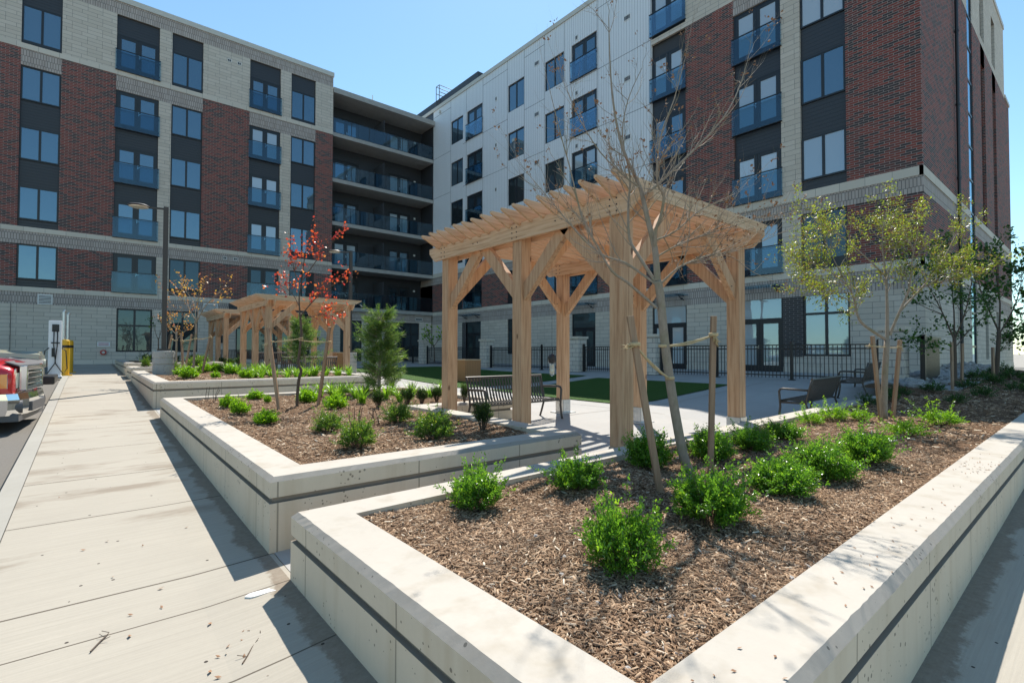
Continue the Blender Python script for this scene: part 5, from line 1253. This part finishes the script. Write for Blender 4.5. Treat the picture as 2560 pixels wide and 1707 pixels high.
def tree(name, label, limbs, barkm, leafm, spec, seed, cat='tree', group=None):
    rg = np.random.default_rng(seed); b = limbs[0][0][0]; t = thing(name, b, label, cat, group)
    mb = MB(); tips = []; tm = MB()
    for i, (pts, r0, r1) in enumerate(limbs):
        pts = [np.array(p, float) for p in pts]
        fine = []                                    # smooth the given limb line
        for k in range(len(pts)-1):
            p0, p1, p2, p3 = pts[max(k-1, 0)], pts[k], pts[k+1], pts[min(k+2, len(pts)-1)]
            for u in (0, .33, .67): fine.append(.5*((2*p1)+(-p0+p2)*u+(2*p0-5*p1+4*p2-p3)*u*u+(-p0+3*p1-3*p2+p3)*u**3))
        fine.append(pts[-1])
        if i == 0:
            n = len(fine); tm.tube(fine, [r0*(1.25 if k == 0 else 1)+(r1-r0)*k/(n-1) for k in range(n)], 10)
        else: grow(mb, fine, r0, r1, spec['levels'], rg, tips, spec)
    tk = tm.build('trunk', barkm, t, smooth=True); mb.build('limbs', barkm, t, smooth=True)
    P = np.array([p for p, d in tips]); D = np.array([d for p, d in tips]); keep = rg.random(len(P)) < spec['keep']; P, D = P[keep], D[keep]
    m = spec['per']; P = np.repeat(P, m, 0); D = np.repeat(D, m, 0); D /= np.linalg.norm(D, axis=1)[:, None]
    P = P+rg.normal(0, spec['spread'], P.shape); D = D+rg.normal(0, .8, D.shape); D[:, 2] += spec.get('droop', -.1)
    V, F = leaves_np(P, D, spec['leaf']*rg.uniform(.6, 1.3, len(P)), spec.get('ratio', .6), rg)
    mesh_obj('crown', V, F, leafm, t, tone=np.clip(np.repeat(rg.normal(.5, .25, len(P)), 2), 0, 1))
    return t
def pl(pxs, dep, o0=0.0, o1=0.0):
    n = len(pxs); return [atd(a, b, dep+o0+(o1-o0)*i/(n-1)) for i, (a, b) in enumerate(pxs)]
d = 4.72
bare = [(pl([(1730, 1192), (1708, 1136), (1680, 985), (1661, 848), (1651, 740), (1644, 702)], d), .046, .036),
    (pl([(1644, 702), (1637, 620), (1622, 560), (1608, 500), (1598, 463), (1560, 380), (1538, 290), (1526, 180), (1522, 45)], d, 0, .15), .032, .004),
    (pl([(1637, 615), (1640, 575), (1652, 540), (1660, 489), (1645, 463), (1643, 410), (1655, 330), (1685, 250), (1712, 150)], d, 0, -.4), .018, .003),
    (pl([(1605, 490), (1645, 461), (1690, 418), (1760, 350), (1815, 285), (1850, 215), (1872, 140)], d, .05, .5), .015, .003),
    (pl([(1642, 710), (1597, 640), (1573, 593), (1571, 507), (1575, 442), (1556, 340), (1570, 250), (1605, 170)], d, 0, .35), .018, .003),
    (pl([(1641, 712), (1565, 658), (1512, 640), (1460, 600), (1400, 530), (1350, 470), (1312, 425)], d, 0, .3), .013, .002),
    (pl([(1642, 770), (1571, 708), (1530, 678), (1493, 615), (1455, 540), (1425, 420), (1400, 330), (1372, 215)], d, -.02, -.35), .015, .0025),
    (pl([(1650, 712), (1697, 669), (1762, 641), (1849, 625), (1940, 588)], d, 0, -.3), .012, .002),
    (pl([(1640, 600), (1686, 580), (1740, 533), (1783, 509), (1822, 492)], d, 0, .3), .010, .002),
    (pl([(1646, 640), (1700, 610), (1770, 585), (1850, 560), (1905, 540)], d, 0, -.45), .009, .002),
    (pl([(1600, 470), (1560, 440), (1500, 380), (1450, 300), (1420, 230)], d, 0, -.25), .009, .002)]
tree('bare_tree', 'almost leafless young tree tied to two stakes in the nearest bed', bare, 'bark_grey', 'dead_leaf', dict(levels=2, kids=(6, 17), len=(.17, .46), r=(.0030, .0058), anchors=2, keep=.16, per=4, spread=.012, leaf=.028, up=.16, bend=.14, t0=.12), 3)
d = 8.62
red = [(pl([(743, 1027), (743, 996), (747, 950), (753, 926), (746, 909), (749, 875), (753, 836), (752, 811), (750, 783)], d), .026, .018),
    (pl([(750, 783), (748, 740), (757, 690), (762, 640), (775, 600)], d, 0, .1), .014, .003), (pl([(751, 790), (772, 765), (800, 735), (830, 715), (850, 703)], d, 0, -.3), .012, .003),
    (pl([(750, 770), (738, 745), (722, 725), (705, 716)], d, 0, .3), .009, .003), (pl([(757, 700), (785, 660), (815, 620), (850, 585)], d, 0, .3), .009, .003), (pl([(755, 720), (740, 690), (733, 665), (728, 640)], d, 0, -.2), .008, .003), (pl([(751, 800), (785, 790), (815, 785), (830, 790)], d, 0, -.2), .007, .002)]
tree('red_tree', 'young sapling with red leaves tied between two leaning stakes', red, 'bark_dark', 'leaf_red', dict(levels=1, kids=(12,), len=(.3,), r=(.004,), anchors=4, keep=.6, per=4, spread=.035, leaf=.048, up=.25, ratio=.85), 8)
d = 15.6
tree('bronze_tree', 'farther bronze leaved sapling with a spreading crown, right one of the pair', [(pl([(483, 930), (486, 880), (490, 830), (488, 800)], d), .035, .028), (pl([(488, 800), (480, 785), (462, 755), (430, 733), (412, 724)], d, 0, .3), .02, .005), (pl([(489, 805), (495, 785), (494, 755), (502, 730)], d), .02, .005), (pl([(489, 810), (510, 770), (535, 742), (557, 722)], d, 0, -.4), .018, .005), (pl([(488, 800), (486, 760), (470, 735), (462, 720)], d, 0, .5), .014, .004)],
     'bark_grey', 'leaf_bronze', dict(levels=1, kids=(8,), len=(.5,), r=(.006,), anchors=4, keep=.75, per=3, spread=.05, leaf=.07, up=.2, ratio=.8), 9, group='bronze leaved saplings')
d = 17.5
tree('bronze_tree', 'smaller bronze leaved sapling just right of the lamp post', [(pl([(440, 915), (441, 870), (441, 826)], d), .03, .025), (pl([(441, 826), (434, 808), (429, 788), (425, 775)], d), .018, .004), (pl([(441, 830), (447, 805), (460, 788), (475, 782)], d, 0, .4), .014, .004), (pl([(441, 850), (455, 835), (470, 822)], d, 0, -.3), .01, .004), (pl([(440, 835), (425, 820), (415, 805)], d, 0, .3), .01, .004)],
     'bark_grey', 'leaf_bronze', dict(levels=1, kids=(6,), len=(.4,), r=(.006,), anchors=4, keep=.7, per=3, spread=.05, leaf=.068, up=.2, ratio=.8), 10, group='bronze leaved saplings')
d = 22.0
tree('sapling', 'thin dark leaved sapling left of the lamp post before the wall', [(pl([(396, 905), (396, 870), (396, 845)], d), .025, .02), (pl([(396, 850), (388, 830), (384, 812)], d), .014, .004), (pl([(396, 850), (402, 830), (404, 806)], d), .014, .004)], 'bark_dark', 'leaf_dark', dict(levels=1, kids=(6,), len=(.5,), r=(.008,), anchors=4, keep=.6, per=3, spread=.06, leaf=.11, up=.2), 12)
d = 8.1
olive = [(pl([(2210, 1058), (2212, 944), (2218, 848)], d), .05, .04),
    (pl([(2218, 850), (2162, 814), (2144, 788), (2136, 751), (2118, 714), (2070, 677), (2025, 655)], d, 0, .2), .026, .004), (pl([(2218, 848), (2218, 760), (2214, 680), (2205, 600), (2215, 530)], d, 0, .3), .026, .004),
    (pl([(2224, 838), (2255, 766), (2273, 722), (2281, 648), (2292, 590)], d, 0, -.3), .022, .004), (pl([(2250, 778), (2329, 692), (2358, 648), (2398, 570)], d, 0, .4), .018, .004), (pl([(2268, 730), (2340, 708), (2405, 695)], d, 0, -.5), .012, .003),
    (pl([(2138, 760), (2090, 735), (2055, 738)], d, 0, -.4), .012, .003), (pl([(2214, 690), (2150, 630), (2090, 580), (2050, 560)], d, 0, -.3), .014, .003), (pl([(2120, 715), (2080, 640), (2060, 590)], d, 0, .5), .012, .003), (pl([(2216, 700), (2240, 620), (2250, 560)], d, 0, .5), .012, .003), (pl([(2118, 714), (2060, 700), (2010, 668)], d, 0, .3), .01, .003)]
tree('olive_tree', 'young tree with yellow green and bronze leaves tied to two stakes before the benches', olive, 'bark_grey', 'leaf_olive', dict(levels=2, kids=(6, 13), len=(.2, .48), r=(.003, .006), anchors=4, keep=.8, per=5, spread=.03, leaf=.042, up=.15, ratio=.4, droop=-.35), 14)
d = 13.0
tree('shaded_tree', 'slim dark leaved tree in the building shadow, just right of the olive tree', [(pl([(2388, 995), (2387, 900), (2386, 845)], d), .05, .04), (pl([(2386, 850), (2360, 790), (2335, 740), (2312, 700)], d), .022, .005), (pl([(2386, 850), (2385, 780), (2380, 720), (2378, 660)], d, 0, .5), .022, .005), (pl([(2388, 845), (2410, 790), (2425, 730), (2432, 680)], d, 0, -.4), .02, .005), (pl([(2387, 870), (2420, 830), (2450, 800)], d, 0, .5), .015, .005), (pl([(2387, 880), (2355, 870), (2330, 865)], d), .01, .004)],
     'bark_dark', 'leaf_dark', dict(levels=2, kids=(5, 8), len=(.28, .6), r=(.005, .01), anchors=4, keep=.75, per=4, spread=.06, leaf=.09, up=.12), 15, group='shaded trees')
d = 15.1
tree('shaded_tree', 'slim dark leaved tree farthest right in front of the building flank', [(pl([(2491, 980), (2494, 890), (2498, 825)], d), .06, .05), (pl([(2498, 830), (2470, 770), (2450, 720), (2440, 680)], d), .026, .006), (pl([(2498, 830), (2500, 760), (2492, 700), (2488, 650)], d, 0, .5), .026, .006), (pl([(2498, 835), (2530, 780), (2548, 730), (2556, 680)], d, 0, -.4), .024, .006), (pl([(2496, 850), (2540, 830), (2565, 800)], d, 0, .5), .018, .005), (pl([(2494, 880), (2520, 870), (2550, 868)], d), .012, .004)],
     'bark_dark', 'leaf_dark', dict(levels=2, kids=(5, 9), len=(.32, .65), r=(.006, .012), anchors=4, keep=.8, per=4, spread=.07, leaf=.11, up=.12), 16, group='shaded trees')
for k, (x, y, lab) in enumerate([(46, -1.5, 'dense green tree beyond the far end of the building, at the picture edge'), (55, -6, 'dense green tree farther off behind the edge tree')]):
    B = np.array([x, y, -2.0]); H = 9.5
    tree('background_tree', lab, [([B, B+[0, 0, 1.5], B+[.1, 0, 3]], .22, .18)]+[([B+[0, 0, 2+.6*i], B+[1.0*math.cos(i*2.1), 1.0*math.sin(i*2.1), 3+.8*i], B+[2.3*math.cos(i*2.1), 2.3*math.sin(i*2.1), 4+.9*i]], .1, .03) for i in range(6)], 'bark_dark', 'leaf_rose', dict(levels=2, kids=(5, 7), len=(.7, 1.2), r=(.015, .03), anchors=4, keep=1, per=5, spread=.16, leaf=.2, up=.1), 17+k, group='trees beyond the building')
d = 32.0
tree('sapling', 'small green sapling behind the farthest stone pier', [(pl([(1086, 905), (1086, 880), (1084, 862)], d), .04, .03), (pl([(1084, 865), (1076, 845), (1070, 832)], d), .02, .006), (pl([(1085, 865), (1096, 850), (1104, 838)], d), .02, .006), (pl([(1085, 868), (1078, 860), (1066, 850)], d), .02, .006)], 'bark_dark', 'leaf_rose', dict(levels=1, kids=(6,), len=(.45,), r=(.01,), anchors=4, keep=.7, per=3, spread=.07, leaf=.16, up=.2), 21)
def pine(x, y, zb, H, Wd, label, seed, n=110, lean=0.0):
    rg = np.random.default_rng(seed); t = thing('pine_tree', (x, y, zb), label, 'pine tree', 'bushy pines'); mb = MB(); Ps, Ds, Ls = [], [], []
    tr = [np.array([x+lean*(u**1.5), y, zb+H*u]) for u in np.linspace(0, 1, 7)]; mb.tube(tr, np.linspace(.045, .01, 7), 7)
    mb.build('trunk', 'bark_grey', t); lb_ = MB()
    for k in range(n):
        u = rg.uniform(.07, 1.0)**.9; az = rg.uniform(0, 6.28); R = Wd/2*(1.06-.62*u)*(1+.35*math.sin(az*2+3*u+seed))*rg.uniform(.55, 1.1); c = np.array([x+lean*(u**1.5), y, zb+H*u*.93])
        tip = c+np.array([math.cos(az)*R, math.sin(az)*R, R*rg.uniform(.1, .7)]); 
        if k % 2: lb_.tube([c, c*.5+tip*.5+[0, 0, -.02], tip], [.008, .006, .003], 4, cap=False)
        for s in np.linspace(.35, 1.05, 5):
            m = 15; p = c*(1-s)+tip*s; dd = (tip-c)/np.linalg.norm(tip-c); Ps.append(np.repeat(p[None], m, 0)+rg.normal(0, .02, (m, 3))); q = dd+rg.normal(0, .6, (m, 3)); q[:, 2] += .15; Ds.append(q); Ls.append(rg.uniform(.09, .16, m))
    for k in range(3):
        p = np.array([x+lean+rg.normal(0, .1), y+rg.normal(0, .08), zb+H*.95]); m = 24
        for s in np.linspace(0, 1, 4): Ps.append(np.repeat((p+[0, 0, s*.16])[None], m, 0)); q = rg.normal(0, .35, (m, 3)); q[:, 2] += 1; Ds.append(q); Ls.append(rg.uniform(.05, .09, m))
    lb_.build('limbs', 'bark_grey', t)
    V, F = leaves_np(np.concatenate(Ps), np.concatenate(Ds), np.concatenate(Ls), .075, rg, 0, .2)
    mesh_obj('crown', V, F, 'leaf_needle', t, tone=np.clip(np.repeat(rg.normal(.45, .22, len(V)//4), 2), 0, 1))
pine(5.15, 10.9, mulch_z(cap2, 5.15, 10.9)-.05, 2.0, 1.15, 'bushy green pine standing alone between the two nearer pergolas', 31, 190, .05)
pine(5.25, 16.4, mulch_z(cap1, 5.25, 16.4), 1.75, 1.25, 'bushy green pine in front of the middle pergola posts', 34, 120, -.15)
# ------------------------------------------------------------------ stakes and jute ropes
def stake(top, base, dt, db, label, w=.048):
    a, b = atd(*base, db), atd(*top, dt); m = MB(); m.bar(a-(b-a)*.05, b, w, w, up=(CF[0], CF[1], 0)); o = m.build('wooden_stake', 'stake_wood', loc=a, bevel=.003); tag(o, label, 'stake', 'wooden tree stakes'); return a, b
def rope(p, q, label, tail=None, sag=.03, r=.005):
    p, q = np.array(p), np.array(q); m = MB(); rr = np.random.default_rng(int(abs(p[0]*1000)))
    for s in (-1, 1):
        pts = [p*(1-u)+q*u+np.array([0, 0, s*.010*(1-abs(2*u-1))-sag*4*u*(1-u)]) for u in np.linspace(0, 1, 9)]; m.tube(pts, r, 5)
    for c, R in ((p, .036), (q, .034)):
        for k in range(2):
            ring_ = [c+np.array([math.cos(a)*R, math.sin(a)*R, .012*k]) for a in np.linspace(0, 6.28, 13)]; m.tube(ring_, r*1.1, 5)
    if tail is not None:
        tl = np.array(tail)
        for k in range(16): e = tl+rr.normal(0, .018, 3); m.tube([p+rr.normal(0, .006, 3), (p+tl)/2+rr.normal(0, .012, 3)+[0, 0, .015], e], [r*.8, r*.6, r*.25], 4)
    tag(m.build('jute_rope', 'rope', loc=p, smooth=True), label, 'rope', 'jute ropes tying the trees')
stake((1575, 790), (1652, 1240), 4.1, 4.02, 'leaning stake left of the bare tree in the nearest bed', .05); stake((1784, 790), (1776, 1186), 4.70, 4.72, 'upright stake right of the bare tree in the nearest bed', .046)
rope(atd(1588, 862, 4.05), atd(1675, 946, 4.70), 'frayed jute rope from the leaning stake to the bare tree', atd(1562, 872, 4.1), .03, .008)
rope(atd(1784, 838, 4.68), atd(1657, 866, 4.71), 'frayed jute rope from the upright stake to the bare tree', atd(1794, 860, 4.66), .02, .008)
stake((670, 819), (699, 1034), 8.4, 8.35, 'leaning stake left of the red leaved sapling'); stake((824, 817), (796, 1012), 8.9, 9.0, 'leaning stake right of the red leaved sapling')
rope(atd(679, 855, 8.42), atd(752, 846, 8.6), 'jute rope from the left stake to the red leaved sapling', atd(663, 864, 8.4), .01); rope(atd(820, 855, 8.9), atd(752, 851, 8.62), 'jute rope from the right stake to the red leaved sapling', atd(829, 857, 8.9), .01)
stake((2181, 840), (2204, 1068), 7.9, 7.9, 'left stake of the olive leaved tree'); stake((2250, 850), (2231, 1060), 8.2, 8.3, 'right stake of the olive leaved tree')
rope(atd(2182, 866, 7.9), atd(2216, 868, 8.1), 'jute rope from the left stake to the olive leaved tree', atd(2168, 866, 7.9), 0); rope(atd(2249, 868, 8.2), atd(2217, 867, 8.1), 'jute rope from the right stake to the olive leaved tree', atd(2256, 878, 8.2), .01)
stake((453, 833), (458, 925), 15.2, 15.2, 'nearly upright stake between the two bronze saplings'); stake((526, 838), (507, 925), 15.6, 15.6, 'leaning stake right of the larger bronze sapling'); stake((479, 836), (466, 905), 17.8, 17.8, 'leaning stake behind the smaller bronze sapling'); stake((430, 838), (421, 880), 18, 18, 'short looking stake by the lamp post drum')
rope(atd(525, 843, 15.6), atd(489, 848, 15.6), 'jute rope from the right leaning stake to the larger bronze sapling', atd(530, 844, 15.5), .02, .008); rope(atd(454, 852, 15.2), atd(489, 846, 15.6), 'jute rope from the upright stake to the larger bronze sapling', atd(458, 857, 15.2), .02, .008)
rope(atd(430, 848, 18), atd(441, 851, 17.5), 'jute rope from the short stake to the smaller bronze sapling', None, .02, .008)
stake((2379, 855), (2382, 1016), 12.6, 12.4, 'shaded stake left of the first dark leaved tree', .05); stake((2406, 858), (2404, 994), 13.3, 13.3, 'shaded stake right of the first dark leaved tree', .05); stake((2482, 868), (2484, 972), 15, 15, 'shaded stake left of the farthest right tree', .06)
# dry cut stems in the sapling bed
for i, (px, py) in enumerate([(528, 1003), (770, 1003), (893, 1062), (942, 1064)]):
    q = on_bed(px, py, cap2); m = MB()
    for k in range(5):
        b = np.array([q[0]+random.uniform(-.08, .08), q[1]+random.uniform(-.08, .08), q[2]-.01]); m.tube([b, b+[random.uniform(-.03, .03), random.uniform(-.03, .03), .12], b+[random.uniform(-.07, .07), random.uniform(-.07, .07), random.uniform(.2, .3)]], [.006, .005, .004], 5)
    tag(m.build('dry_stems', 'bark_dark', loc=q), ['cut dry stems standing at the back left of the red sapling bed', 'cut dry stems near the right stake of the red sapling', 'cut dry stems left of the first yew in the sapling bed', 'cut dry stems just below the first yew in the sapling bed'][i], 'dry stems')
for k in PROTO:
    for p_ in PROTO[k]:
        if id(p_) not in used:
            for c_ in list(p_.children): bpy.data.objects.remove(c_)
            bpy.data.objects.remove(p_)
